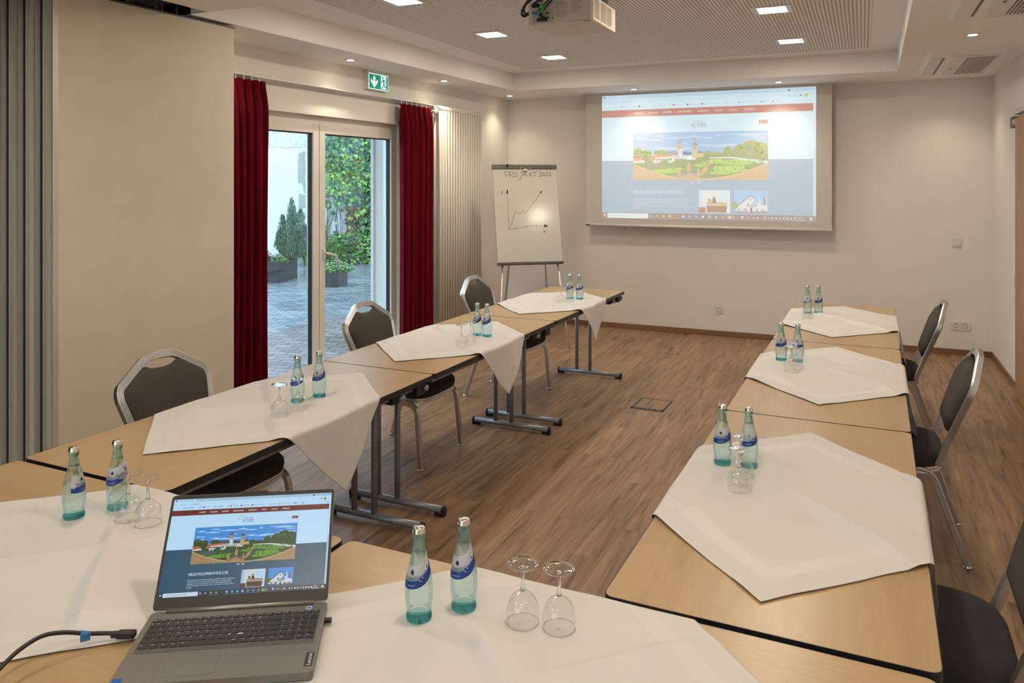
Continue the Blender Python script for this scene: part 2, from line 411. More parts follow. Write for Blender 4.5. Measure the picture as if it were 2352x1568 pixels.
# baseboards
b = MB(); b.box(-3.96, XR, YB-.014, YB, 0, .056); struct(b.build('baseboard_back', M['base'], bevel=.003))
b = MB(); b.box(XR-.014, XR, -2.6, YB-.014, 0, .056); struct(b.build('baseboard_right', M['base'], bevel=.003))
b = MB(); b.box(0, .014, OY1+.02, 4.40, 0, .056); struct(b.build('baseboard_left', M['base'], T=WL, bevel=.003))

# ---------------------------------------------------------------- french door
D = empty('door_1', WL); tag(D, 'white glazed double door to the courtyard', kind='structure')
FX0, FX1 = -.145, -.075
b = MB()
b.box(FX0, FX1, OY0, OY0+.05, 0, 2.17); b.box(FX0, FX1, OY1-.03, OY1, 0, 2.17); b.box(FX0, FX1, OY0, OY1, 2.15, OZ); b.box(FX0, FX1, OY0, OY1, -.01, .03)
b.build('door_frame', M['pvc'], D, bevel=.004)
YM = .975
for (a, c) in ((OY0+.05, YM-.004), (YM+.004, OY1-.03)):
    f = MB(); t_ = .072; z0, z1 = .035, 2.155; x0, x1 = FX0+.012, FX1+.012
    f.box(x0, x1, a, a+t_, z0, z1); f.box(x0, x1, c-t_, c, z0, z1); f.box(x0, x1, a+t_, c-t_, z1-t_, z1); f.box(x0, x1, a+t_, c-t_, z0, z0+t_+.02)
    leaf = f.build('door_leaf', M['pvc'], D, bevel=.005)
    g = MB(); i0, i1, k0, k1 = a+t_, c-t_, z0+t_+.02, z1-t_; q = .008; xa, xb = x0+.018, x1-.018
    g.box(xa, xb, i0, i0+q, k0, k1); g.box(xa, xb, i1-q, i1, k0, k1); g.box(xa, xb, i0, i1, k1-q, k1); g.box(xa, xb, i0, i1, k0, k0+q)
    g.build_each('gasket', M['gasket'], leaf)
    g = MB(); g.box((x0+x1)/2-.002, (x0+x1)/2+.002, i0+.002, i1-.002, k0+.002, k1-.002); g.build('glass_pane', M['pane'], leaf)
hb = MB(); hx = FX1+.012
hb.box(hx, hx+.012, 1.012, 1.042, 1.04, 1.12)
hb.tube(fillet([(hx+.01, 1.027, 1.085), (hx+.05, 1.027, 1.085), (hx+.058, 1.12, 1.06), (hx+.055, 1.14, .97)], .03), .0095, 10, ref=(0, 0, 1))
hb.build('door_handle', M['white'], D)
b = MB(); b.box(FX0-.05, FX0-.005, OY1-.045, OY1-.005, 0, 2.2); b.box(FX0-.05, FX0-.005, OY0, OY0+.05, 0, 2.2)
b.build_each('shutter_guide_rail', M['alu'], D)

# ---------------------------------------------------------------- curtain rail and curtains
b = MB(); b.box(.002, .022, -.30, 2.72, 2.428, 2.462); b.box(.022, .09, -.30, 2.72, 2.44, 2.448)
tag(b.build('curtain_rail', M['alu'], T=WL, bevel=.002), 'long flat aluminium curtain rail above the glazed door', 'curtain rail')
def curtain(name, y0, y1, npl, label, xc, seed):
    rnd = random.Random(seed); b = MB(); nu, nv = npl*14, 40; z0, z1 = .02, 2.415
    ph = [rnd.uniform(-.4, .4) for _ in range(npl+1)]; am = [rnd.uniform(.75, 1.2) for _ in range(npl+1)]
    vs = []
    for j in range(nv+1):
        tz = j/nv; z = z1+(z0-z1)*tz**1.3; d = z1-z
        amp = .012+.030*min(1, d/.18)
        for i in range(nu+1):
            u = i/nu; k = u*npl; kk = int(min(k, npl-1)); fr = k-kk
            A = am[kk]*(1-fr)+am[kk+1]*fr; P_ = ph[kk]*(1-fr)+ph[kk+1]*fr
            w = 2*pi*k+P_*min(1, d/.5)*1.3
            x = xc+amp*A*(cos(w)+.25*cos(2*w+.6)*min(1, d/.3))
            y = y0+(y1-y0)*u+.008*sin(w)*min(1, d/.3)+.01*sin(3*u+d*1.2)*min(1, d)
            vs.append((x, y, z))
    fs = [(j*(nu+1)+i, j*(nu+1)+i+1, (j+1)*(nu+1)+i+1, (j+1)*(nu+1)+i) for j in range(nv) for i in range(nu)]
    b.add(vs, fs, 0, True)
    r = empty('curtain', WL @ TR(0, (y0+y1)/2, 0), label, 'curtain', 'red velvet curtains')
    b.v = [(x, y-(y0+y1)/2, z) for x, y, z in b.v]
    b.build('curtain_fabric', M['velvet'], r, solid=.003, fixn=False)
    h = MB()
    for k in range(npl): h.box(xc-.012, xc-.006, (k+.5)/npl*(y1-y0)-(y1-y0)/2-.004, (k+.5)/npl*(y1-y0)-(y1-y0)/2+.004, 2.41, 2.44)
    h.build_each('curtain_glider', M['white'], r)
curtain('curtain', -.20, .18, 5, 'dark red velvet curtain beside the beige partition panel, left of the glazed door', .085, 3)
curtain('curtain', 1.93, 2.46, 6, 'dark red velvet curtain beside the radiator, right of the glazed door', .085, 9)

# ---------------------------------------------------------------- radiator
r = empty('column_radiator', WL @ TR(0, 0, 0), 'tall cream column radiator between the red curtain and the flipchart', 'radiator')
n = 17; ya, yb_ = 2.53, 3.37
for k in range(n):
    y = ya+(yb_-ya)*k/(n-1); b = MB()
    for x in (.10, .165):
        b.tube([(x, y, .24), (x, y, 2.39)], .0165, 12, ref=(1, 0, 0))
    for z, dz in ((2.39, 1), (.24, -1)):
        b.tube(fillet([(.10, y, z), (.10, y, z+.035*dz), (.165, y, z+.035*dz), (.165, y, z)], .03, 4), .0165, 12, ref=(0, 1, 0))
        b.tube([(.132, y-.0265, z+.005*dz), (.132, y+.0265, z+.005*dz)], .021, 12, ref=(0, 0, 1))
    b.build('radiator_column', M['radiator'], r)
b = MB(); b.lathe([(.0, 0), (.018, 0), (.018, .05), (.012, .055), (0, .055)], 14, 0, Matrix.Translation((.132, ya-.075, 2.375)) @ Matrix.Rotation(-pi/2, 4, 'X'))
b.tube([(.132, ya-.05, 2.375), (.0, ya-.05, 2.375)], .008, 8)
b.build('radiator_valve', M['white'], r)
b = MB()
for z in (.5, 2.1): b.box(0, .10, ya+.25, ya+.27, z, z+.03); b.box(0, .10, yb_-.27, yb_-.25, z, z+.03)
b.build_each('wall_bracket', M['radiator'], r)

# ---------------------------------------------------------------- emergency exit sign
S = empty('exit_sign', WL @ TR(0, 1.655, 2.595), 'green and white emergency exit sign on the wall above the glazed door', 'sign')
b = MB(); b.box(0, .045, -.155, .155, -.09, .088); b.build('sign_housing', M['white'], S, bevel=.004)
b = MB(); X = .0465; m_ = .003
def sq(y0, y1, z0, z1, x, mi): b.add([(x, y0, z0), (x, y1, z0), (x, y1, z1), (x, y0, z1)], [(0, 1, 2, 3)], mi)
sq(-.148, .148, -.085, .055, X, 1); sq(-.142, .142, -.079, .048, X+.0005, 0)
def poly(pts, x, mi): b.add([(x, p[0], p[1]) for p in pts], [tuple(range(len(pts)))], mi)
x2 = X+.001
poly([(-.083, .030), (-.052, .030), (-.052, -.058), (-.067, -.07), (-.083, -.058)], x2, 1)
poly([(-.067, -.072), (-.015, -.02), (-.015, .008), (-.067, -.035)], x2, 1); poly([(-.067, -.072), (-.118, -.02), (-.118, .008), (-.067, -.035)], x2, 1)
poly([(.032, .044), (.115, .044), (.115, -.072), (.032, -.072)], x2, 1)
x3 = X+.0015
poly([(.060+.011*cos(a*pi/5), .028+.011*sin(a*pi/5)) for a in range(10)], x3, 0)
def limb(p, w, x=x3):
    for (a, c) in zip(p, p[1:]):
        d = Vector(c)-Vector(a); nn = Vector((-d.y, d.x)).normalized()*w/2; a = Vector(a)-d.normalized()*w*.3; c = Vector(c)+d.normalized()*w*.3
        poly([tuple(a+nn), tuple(c+nn), tuple(c-nn), tuple(a-nn)], x, 0)
limb([(.072, .010), (.080, -.025)], .020); limb([(.068, .012), (.050, -.008), (.030, -.012)], .009); limb([(.078, .012), (.096, .006), (.106, -.014)], .009)
limb([(.078, -.022), (.068, -.046), (.048, -.068)], .012); limb([(.083, -.022), (.090, -.048), (.118, -.052)], .012)
b.build('sign_face', [emit('sign_green', (.0, .22, .11), 1.0, (.0, .15, .08)), emit('sign_white', (.75, .85, 1.0), 1.0, (.5, .5, .5))], S, fixn=False)
b = MB(); b.box(.045, .047, .118, .134, .062, .072); b.build('indicator_window', M['black'], S)
b = MB(); b.box(.0472, .0478, .128, .1335, .064, .070); b.build('indicator_light', emit('green_led', (.2, .9, .1), 2), S)
b = MB(); put_text(b, 'Exit 24h', -.138, .064, .010, .05, 0, 0, None, xf=lambda a, c: (.0455, a, c)); b.build('sign_print', M['dot'], S, fixn=False)

# ---------------------------------------------------------------- ceiling lamps
def panel(x, y, label):
    r = empty('ceiling_light', TR(x, y, TRAY if y > 3.4 else SOF), label, 'ceiling light', 'square ceiling lights')
    b = MB()
    o, i = .128, .092
    for (a0, a1, c0, c1) in ((-o, o, -o, -i), (-o, o, i, o), (-o, -i, -i, i), (i, o, -i, i)): b.box(a0, a1, c0, c1, -.006, .012)
    b.build('lamp_frame', M['white'], r, bevel=.001)
    b = MB(); b.box(-i, i, -i, i, -.004, .004); b.build('lamp_diffuser', emit('lamp_panel_light', (1, .87, .70), PANEL_L), r)
for x, y, l in ((-2.725, 4.33, 'square ceiling light at the top edge of the photo, nearest the partition'),
                (-2.708, 5.62, 'square ceiling light left of the projector'),
                (-2.671, 6.90, 'square ceiling light below left of the projector, nearest the flipchart corner'),
                (-.565, 5.59, 'square ceiling light right of the projector, the nearer of the right pair'),
                (-.549, 6.91, 'square ceiling light right of the projector, just above the projection screen')):
    panel(x, y, l)
for x, y, l in ((-.6, 4.33, 'to the right above the projector'), (-2.4, 1.9, 'over the laptop, beside the partition'), (-.6, 1.7, 'over the right end of the front tables'), (-2.4, -.3, 'behind the photographer, left of the middle pair'),
                (-.4, -.3, 'behind the photographer, right of the middle pair'), (-2.4, -1.9, 'by the rear wall on the left'), (-.4, -1.9, 'by the rear wall on the right')):
    panel(x, y, 'square ceiling light outside the photo '+l)
def downlight(x, y, label, pw=1.0):
    r = empty('downlight', TR(x, y, SOF), label, 'ceiling spotlight', 'small recessed downlights')
    b = MB(); b.box(-.045, .045, -.045, .045, -.004, .0); b.build('trim_plate', M['white'], r, bevel=.001)
    b = MB(); b.lathe([(.0001, -.006), (.026, -.006), (.027, -.0045)], 20); b.build('lamp_lens', emit('downlight_lens', (1, .86, .66), 30), r, fixn=False)
    l = bpy.data.lights.new('downlight_beam', 'SPOT'); l.energy = SPOT_W*pw; l.color = WARM; l.spot_size = R(112); l.spot_blend = .9; l.shadow_soft_size = .025
    lo = bpy.data.objects.new('downlight_beam', l); COL.objects.link(lo); lo.parent = r; lo.location = (0, 0, -.012)
for x, y, l in ((-3.826, 5.276, 'small recessed downlight left of the exit sign'), (-3.776, 6.751, 'small recessed downlight right of the exit sign, above the far red curtain'),
                (-3.749, 8.264, 'small recessed downlight in the far left ceiling corner'), (-2.256, 8.22, 'small recessed downlight above the left half of the projection screen'),
                (-.772, 8.22, 'small recessed downlight above the right half of the projection screen'), (.707, 8.24, 'small recessed downlight by the far air conditioner cassette'),
                (.676, 6.08, 'small recessed downlight between the two air conditioner cassettes')):
    downlight(x, y, l)
for y, l in ((3.85, 'beside the near air conditioner'), (2.3, 'above the nearest right chair'), (.8, 'right of the photographer')): downlight(.69, y, 'small recessed downlight outside the photo '+l)
downlight(-3.87, 3.95, 'small recessed downlight hidden behind the partition')

# ---------------------------------------------------------------- air conditioner cassettes
def cassette(y0, label):
    r = empty('air_conditioner', TR(.455, y0, SOF), label, 'air conditioner', 'air conditioner cassettes')
    b = MB(); L = 1.36; W = .55
    o = rrect(W, L, .03, 4, W/2, L/2); i = rrect(W-.06, L-.06, .02, 4, W/2, L/2); n = len(o)
    b.add([(x, y, 0) for x, y in o]+[(x, y, -.032) for x, y in i], [(k, (k+1) % n, n+(k+1) % n, n+k) for k in range(n)]+[tuple(range(n, 2*n))])
    b.build('cassette_cover', M['ceil'], r, fixn=True)
    b = MB(); b.box(.118, .130, .16, L-.14, -.034, -.020); b.build('air_slot', M['black'], r)
    b = MB(); b.box(.035, .112, .14, L-.12, -.037, -.030); b.build('air_flap', M['white'], r, bevel=.003)
    b = MB(); b.box(.19, W-.035, .10, L-.09, -.038, -.030); b.build('intake_panel', M['white'], r, bevel=.003)
    b = MB()
    for k in range(11):
        x = .285+k*.0185; b.box(x, x+.009, .17, L-.16, -.0392, -.0375)
    b.build('intake_grille', M['dgrey'], r)
    b = MB(); b.box(.225, .24, .80, .85, -.0392, -.0375); b.build('sensor', M['dgrey'], r)
cassette(6.76, 'white air conditioner cassette in the far right ceiling corner')
cassette(4.02, 'white air conditioner cassette cut by the top right corner of the photo')

# ---------------------------------------------------------------- partition panels
PT = TR(-3.668, 2.60, 0, R(-2.0))
for k in range(5):
    lab = ['wide beige partition panel, front one of the parked stack', 'beige partition panel seen edge-on directly behind the front panel', 'beige partition panel seen edge-on, third of the parked stack', 'beige partition panel seen edge-on, fourth of the parked stack', 'beige partition panel seen edge-on at the left border of the photo'][k]
    r = empty('partition_panel', PT @ TR(-.052-.106*k, -.02*k, 0), lab, 'partition panel', 'parked panels of the folding partition')
    b = MB(); b.box(-.040, .040, .03, 1.185, .03, 2.655); b.build('panel_board', M['panel'], r, bevel=.002)
    b = MB()
    for (x0, x1, y) in ((-.040, -.034, 0), (-.029, -.024, .008), (.022, .027, .008), (.032, .040, 0), (-.034, -.029, .018), (.027, .032, .018)):
        b.box(x0, x1, y, .03, .02, 2.665)
    b.build('edge_profile', M['alu'], r)
    b = MB(); b.box(-.022, .022, .013, .03, .02, 2.66); b.build('edge_board', M['cream'] if k % 2 else M['panel'], r)
    b = MB(); b.box(-.0655, -.0405, .004, .05, .02, 2.66); b.box(-.0655, -.0405, 1.15, 1.19, .02, 2.66); b.build_each('rubber_seal', M['gasket'], r)
    b = MB(); b.box(-.040, .040, .0, 1.19, 2.655, 2.664); b.build('top_profile', M['dgrey'], r)
    b = MB()
    for y in (.2, 1.0): b.tube([(0, y, 2.66), (0, y, 2.86)], .007, 8); b.box(-.03, .03, y-.04, y+.04, 2.80, 2.84)
    b.build_each('top_hanger', M['alu'], r)
b = MB(); b.box(-4.35, -3.45, 2.78, 2.84, 2.84, 2.95); b.box(-4.35, -3.45, 3.56, 3.62, 2.84, 2.95)
tag(b.build('partition_track', M['alu']), 'metal ceiling track in the dark pocket above the parked partition', 'ceiling track')

# ---------------------------------------------------------------- floor box, sockets
r = empty('floor_socket_box', TR(-1.578, 5.65, 0, R(-.9)), 'square floor socket lid with dark frame in the middle of the floor', 'floor box')
b = MB(); a, c = .243, .305
b.box(0, a, 0, .040, .0, .003); b.box(0, a, c-.008, c, 0, .003); b.box(0, .010, 0, c, 0, .003); b.box(a-.010, a, 0, c, 0, .003)
b.build('lid_frame', mat('floor_box_frame', (.035, .04, .04), .4), r)
b = MB(); b.box(.012, a-.012, .042, c-.010, 0, .002); b.build('lid', M['floor'], r)
b = MB(); b.box(.06, .085, .012, .026, .003, .0042); b.box(.165, .19, .012, .026, .003, .0042); b.build_each('lid_catch', M['black'], r)
def socket(x, z, n, label, grp=None):
    r = empty('wall_socket', TR(x, YB, z), label, 'wall socket', 'white wall sockets')
    b = MB(); W = .081*n; b.prism(rrect(W, .084, .006), 0, .010, T=Matrix.Rotation(pi/2, 4, 'X')); b.build('socket_plate', M['white'], r, bevel=.0015)
    for k in range(n):
        cx = (k-(n-1)/2)*.076; RT = Matrix.Translation((cx, -.010, 0)) @ Matrix.Rotation(pi/2, 4, 'X')
        b = MB(); b.lathe([(.0235, .0012), (.0215, .0016), (.020, -.004), (.0001, -.005)], 20, 0, RT)
        b.lathe([(.0235, .0012), (.0235, -.001)], 20, 0, RT); b.build('socket_insert', M['dot'], r)
        b = MB()
        for dx in (-.0095, .0095): b.lathe([(.0001, -.0035), (.0028, -.0035)], 10, 0, RT @ Matrix.Translation((dx, 0, 0)))
        b.box(cx-.0015, cx+.0015, -.0135, -.0075, .014, .019); b.box(cx-.0015, cx+.0015, -.0135, -.0075, -.019, -.014); b.build_each('socket_contact', M['black'], r)
socket(-1.43, .283, 1, 'single white wall socket low on the back wall under the projection screen')
socket(.862, .283, 2, 'double white wall socket low on the back wall near the right corner')
socket(-3.10, .30, 1, 'white wall socket on the back wall behind the flipchart')
b = MB(); r = empty('wall_switch', TR(.832, YB, 1.089), 'white blank wall switch on the back wall near the right corner', 'switch')
b.prism(rrect(.084, .084, .006), 0, .010, T=Matrix.Rotation(pi/2, 4, 'X')); b.build('switch_frame', M['white'], r, bevel=.0015)
b = MB(); b.prism(rrect(.060, .060, .004), .010, .015, T=Matrix.Rotation(pi/2, 4, 'X')); b.build('switch_rocker', M['white'], r, bevel=.0015)

# ---------------------------------------------------------------- sliding door at the right border
r = empty('door_2', TR(1.085, 7.17, 0, 0)); tag(r, 'brown wooden sliding door on the right wall', kind='structure')
b = MB(); b.box(-.0, .038, -2.2, 0, .012, 2.18); b.build('door_leaf', M['oak'], r, bevel=.002)
b = MB(); b.box(-.012, .040, -4.2, .02, 2.205, 2.245); b.box(.030, .045, -4.2, .02, 2.16, 2.245); b.build('sliding_rail', M['alu'], r)
b = MB(); b.box(-.022, .045, .00, .09, 2.105, 2.195); b.build('rail_end_stop', M['dot'], r, bevel=.006)
b = MB(); RT = Matrix.Translation((.010, 0, 2.15)) @ Matrix.Rotation(pi/2, 4, 'X')
b.lathe([(.030, .0), (.030, .003), (.026, .0035), (.0001, .0035)], 24, 0, RT); b.build('stop_cover', M['alu'], r)
b = MB(); b.box(-.012, .0, -.06, -.02, .86, .95); b.build('recessed_handle', M['alu'], r)

# ================================================================ web page picture (used on the projection and on the laptop)
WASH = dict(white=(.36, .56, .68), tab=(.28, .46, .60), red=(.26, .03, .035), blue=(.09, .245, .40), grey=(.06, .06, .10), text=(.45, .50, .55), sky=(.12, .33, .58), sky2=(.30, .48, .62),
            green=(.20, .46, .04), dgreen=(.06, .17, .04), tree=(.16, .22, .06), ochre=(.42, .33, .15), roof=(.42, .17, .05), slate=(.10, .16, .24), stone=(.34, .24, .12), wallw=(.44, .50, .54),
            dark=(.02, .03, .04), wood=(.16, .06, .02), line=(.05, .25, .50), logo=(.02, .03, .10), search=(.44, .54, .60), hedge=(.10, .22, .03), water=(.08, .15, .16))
LAP = dict(white=(.42, .64, .84), tab=(.30, .47, .62), red=(.12, .012, .008), blue=(.010, .068, .130), grey=(.006, .018, .035), text=(.70, .82, .90), sky=(.03, .22, .60), sky2=(.30, .55, .85),
            green=(.10, .28, .02), dgreen=(.016, .05, .012), tree=(.02, .045, .012), ochre=(.40, .30, .14), roof=(.42, .10, .02), slate=(.04, .06, .09), stone=(.30, .19, .09), wallw=(.50, .56, .60),
            dark=(.01, .012, .014), wood=(.06, .022, .01), line=(.05, .35, .75), logo=(.05, .06, .16), search=(.48, .62, .74), hedge=(.05, .10, .015), water=(.05, .09, .10))
def webpage(W, H, pal, key, base, parent, T, dz):
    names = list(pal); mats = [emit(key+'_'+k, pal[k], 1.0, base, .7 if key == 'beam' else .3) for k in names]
    ix = {k: i for i, k in enumerate(names)}
    b = MB()
    def P(pts, c, l=1): b.add([(x*W, (1-y)*H, dz*l) for x, y in pts], [tuple(range(len(pts)))], ix[c])
    def Q(x0, x1, y0, y1, c, l=1): P([(x0, y1), (x1, y1), (x1, y0), (x0, y0)], c, l)
    def C(x, y, r, c, l=2, n=14, ky=None): P([(x+r*cos(2*pi*k/n), y+(ky or r*W/H)*sin(2*pi*k/n)) for k in range(n)], c, l)
    Q(0, 1, 0, .03, 'tab'); Q(.006, .135, .004, .03, 'white', 2); Q(0, 1, .03, .121, 'white'); Q(0, .988, .121, .178, 'red'); Q(0, .988, .178, .532, 'white')
    Q(0, .988, .532, .953, 'blue'); Q(.988, 1, .121, .953, 'tab'); Q(.990, .998, .14, .45, 'search', 2); Q(0, 1, .953, 1, 'grey')
    # hero picture
    hx0, hx1, hy0, hy1 = .161, .795, .312, .687
    def h(u, v): return (hx0+(hx1-hx0)*u, hy0+(hy1-hy0)*v)
    def HP(pts, c, l=3): P([h(*p) for p in pts], c, l)
    Q(hx0, hx1, hy0, hy1, 'sky', 2)
    rr = random.Random(5)
    for k in range(34):
        u = rr.random(); v = rr.uniform(.05, .36); wd = rr.uniform(.05, .24)
        if u+wd > 1: u = 1-wd
        HP([(u, v), (u+wd*.25, v-.012), (u+wd*.5, v-.022*rr.random()-.006), (u+wd*.8, v-.008), (u+wd, v+.004), (u+wd*.7, v+.016), (u+wd*.3, v+.014)], 'sky2', 2.2+k*.004)
    HP([(0, .50), (.3, .47), (.7, .45), (1, .47), (1, 1), (0, 1)], 'dgreen', 2.6)
    def crown(cu, cv, ru, rv, c, l=3.2, s=1):
        q = random.Random(s); n = 18; HP([(min(1, max(0, cu+ru*cos(2*pi*k/n)*q.uniform(.86, 1.1))), min(1, cv+rv*sin(2*pi*k/n)*q.uniform(.82, 1.12))) for k in range(n)], c, l)
    crown(.04, .42, .045, .10, 'tree', 2.8, 1); crown(.11, .44, .035, .09, 'tree', 2.8, 2); crown(.21, .42, .05, .06, 'tree', 2.8, 3)
    crown(.57, .44, .03, .04, 'tree', 2.8, 4); crown(.63, .46, .05, .03, 'tree', 2.8, 5)
    crown(.715, .42, .034, .11, 'tree', 2.9, 6); crown(.80, .40, .05, .13, 'tree', 2.9, 7); crown(.88, .35, .07, .16, 'tree', 3.0, 8); crown(.955, .38, .05, .16, 'tree', 3.0, 9)
    crown(.86, .33, .03, .06, 'dgreen', 3.05, 10); crown(.93, .42, .04, .07, 'dgreen', 3.05, 11)
    for cu, cv, ru, rv in ((.04, .42, .04, .09), (.11, .44, .03, .08), (.21, .43, .045, .05), (.715, .42, .03, .10), (.80, .40, .045, .12), (.88, .36, .065, .15), (.95, .39, .045, .15)):
        for k in range(26):
            a = rr.uniform(0, 2*pi); q = rr.random()**.5; crown(cu+ru*q*cos(a), cv+rv*q*sin(a), rr.uniform(.005, .011), rr.uniform(.010, .020), 'tree' if rr.random() < .25 else ('dgreen' if sin(a) > -.1 else 'hedge'), 3.07+k*.0002, 300+k)
    # buildings
    HP([(.24, .47), (.27, .39), (.44, .41), (.46, .50), (.24, .50)], 'slate', 3.1); HP([(.28, .48), (.45, .49), (.45, .56), (.28, .56)], 'wallw', 3.2)
    for k in range(7): HP([(.29+k*.021, .50), (.298+k*.021, .50), (.298+k*.021, .54), (.29+k*.021, .54)], 'slate', 3.3)
    for cx_ in (.352, .372):
        HP([(cx_-.009, .26), (cx_+.009, .26), (cx_+.009, .42), (cx_-.009, .42)], 'ochre', 3.2); HP([(cx_-.009, .26), (cx_, .13), (cx_+.009, .26)], 'slate', 3.3)
        HP([(cx_-.003, .29), (cx_+.003, .29), (cx_+.003, .34), (cx_-.003, .34)], 'dark', 3.3)
    HP([(.352, .36), (.378, .36), (.384, .52), (.348, .52)], 'wallw', 3.3)
    HP([(.385, .42), (.46, .42), (.49, .50), (.49, .56), (.39, .56)], 'slate', 3.1); HP([(.39, .50), (.48, .50), (.48, .58), (.39, .58)], 'wallw', 3.2)
    HP([(.458, .28), (.489, .28), (.489, .42), (.458, .42)], 'ochre', 3.3); HP([(.455, .29), (.458, .25), (.466, .22), (.481, .22), (.489, .25), (.492, .29)], 'slate', 3.4)
    HP([(.468, .22), (.479, .22), (.479, .18), (.468, .18)], 'ochre', 3.4); HP([(.467, .18), (.4735, .13), (.480, .18)], 'slate', 3.4)
    for k in range(3): HP([(.462+k*.009, .31), (.466+k*.009, .31), (.466+k*.009, .36), (.462+k*.009, .36)], 'dark', 3.4)
    HP([(.45, .42), (.47, .37), (.495, .42), (.495, .54), (.45, .54)], 'ochre', 3.35); HP([(.49, .40), (.52, .38), (.54, .43), (.54, .45), (.49, .45)], 'slate', 3.4); HP([(.495, .45), (.54, .45), (.54, .53), (.495, .53)], 'ochre', 3.4)
    HP([(0, .54), (.02, .52), (.07, .52), (.085, .58), (0, .60)], 'roof', 3.3); HP([(0, .60), (.085, .58), (.09, .63), (0, .64)], 'wallw', 3.3)
    HP([(.12, .58), (.15, .48), (.30, .46), (.31, .50), (.17, .53), (.155, .60)], 'roof', 3.4); HP([(.155, .53), (.30, .50), (.325, .60), (.30, .64), (.16, .65)], 'wallw', 3.35); HP([(.165, .56), (.30, .55), (.30, .58), (.165, .585)], 'slate', 3.5)
    # garden
    HP([(.03, .68), (.22, .66), (.30, .70), (.12, .78), (.02, .74)], 'water', 3.2)
    for q_ in ([(.60, .58), (.66, .56), (.68, .60), (.52, .73), (.45, .70)], [(.63, .60), (.83, .58), (.95, .66), (.80, .70), (.62, .67)], [(.62, .72), (.82, .70), (.86, .80), (.70, .89), (.58, .88)], [(.14, .80), (.30, .75), (.40, .74), (.36, .84), (.22, .87)]):
        HP(q_, 'green', 3.3)
    HP([(.585, .56), (.60, .56), (.565, .80), (.53, .90), (.50, .90), (.54, .74)], 'stone', 3.4)
    for k in range(26):
        u = .18+.78*rr.random(); v = rr.uniform(.58, .84); HP([(u, v), (min(1, u+.03), v-.006), (min(1, u+.032), v+.008), (u+.002, v+.014)], 'hedge', 3.5)
    for k in range(150):
        u = rr.uniform(.02, .97); v = rr.uniform(.55, .86); crown(u, v, .008, .014, rr.choice(['dgreen', 'hedge', 'tree']), 3.6, 100+k)
    crown(.24, .65, .035, .08, 'dgreen', 3.7, 21); crown(.04, .68, .03, .04, 'dgreen', 3.7, 22)
    HP([(.58, .53), (.75, .53), (1, .62), (1, .68), (.74, .56), (.58, .55)], 'wallw', 3.45)
    for k in range(22):
        t = k/21; u = .58+(.94-.58)*t; v = .575+.10*t; crown(u, v, .003, .010, 'hedge', 3.62, 500+k)
    # curved stone parapet and statue group
    arc = [(k/20, .95-.33*(2*k/20-1)**2+.04) for k in range(21)]
    HP(arc+[(1, 1), (0, 1)], 'stone', 3.8)
    for k in range(20): (u, v), (u2, v2) = arc[k], arc[k+1]; HP([(u, v-.012), (u2, v2-.012), (u2, v2+.022), (u, v+.022)], 'ochre', 3.9)
    HP([(.33, 1), (.36, .88), (.43, .82), (.50, .88), (.53, 1)], 'stone', 4.0); HP([(.34, .94), (.43, .80), (.52, .94), (.50, .95), (.43, .85), (.36, .95)], 'slate', 4.1)
    HP([(.41, .82), (.415, .70), (.425, .62), (.432, .62), (.44, .70), (.445, .82)], 'stone', 4.2)
    for u in (.355, .50): HP([(u-.012, .93), (u-.008, .80), (u, .75), (u+.008, .80), (u+.012, .93)], 'stone', 4.2)
    for k in range(140):
        i_ = rr.randrange(20); (u, v) = arc[i_]; v2 = rr.uniform(v+.03, 1); crown(u+.02, min(.985, v2), .0022, .005, rr.choice(['ochre', 'ochre', 'hedge', 'wallw']), 3.95, 700+k)
    for k in range(5): C(.447+.0093*k, .7085, .0034, 'red' if k == 2 else 'text', 2)
    # reception photo
    Q(.480, .624, .767, .942, 'wallw', 2); Q(.480, .497, .767, .90, 'tab', 3); Q(.565, .612, .79, .86, 'sky2', 3); Q(.585, .587, .79, .86, 'wallw', 4)
    P([(.512, .88), (.524, .855), (.61, .862), (.614, .885)], 'stone', 3); P([(.515, .885), (.612, .888), (.608, .94), (.518, .938)], 'wood', 3)
    for k in range(9): Q(.522+k*.0095, .5235+k*.0095, .89, .937, 'dark', 4)
    P([(.541, .865), (.545, .83), (.551, .82), (.558, .83), (.562, .865)], 'dark', 4); C(.551, .822, .0065, 'stone', 5); Q(.480, .512, .90, .942, 'wood', 3)
    C(.530, .845, .008, 'hedge', 4); C(.585, .85, .006, 'stone', 4); Q(.57, .60, .835, .855, 'wallw', 5)
    # hotel photo
    Q(.643, .795, .767, .942, 'sky', 2); P([(.650, .925), (.650, .89), (.718, .803), (.770, .875), (.790, .885), (.790, .925)], 'wallw', 3); Q(.643, .795, .925, .942, 'slate', 3)
    P([(.650, .89), (.718, .80), (.772, .878), (.768, .88), (.718, .812), (.655, .895)], 'slate', 4)
    for x, y in ((.715, .83), (.70, .865), (.706, .865), (.722, .865), (.742, .865), (.660, .905), (.667, .905), (.684, .905), (.690, .905), (.696, .905), (.740, .908), (.747, .908), (.766, .908), (.774, .908)): Q(x, x+.005, y, y+.018, 'slate', 4)
    P([(.700, .888), (.745, .882), (.745, .892), (.70, .896)], 'slate', 5); Q(.707, .711, .89, .938, 'wallw', 6); Q(.716, .724, .90, .938, 'dark', 5); Q(.735, .738, .89, .935, 'wallw', 6)
    P([(.730, .85), (.742, .82), (.742, .87), (.730, .90)], 'sky', 5); P([(.752, .815), (.758, .812), (.764, .87), (.757, .875)], 'sky2', 6)
    for k, c in enumerate(('dark', 'red', 'ochre')): P([(.773+.003*k, .822), (.776+.003*k, .822), (.781+.003*k, .872), (.778+.003*k, .872)], c, 6)
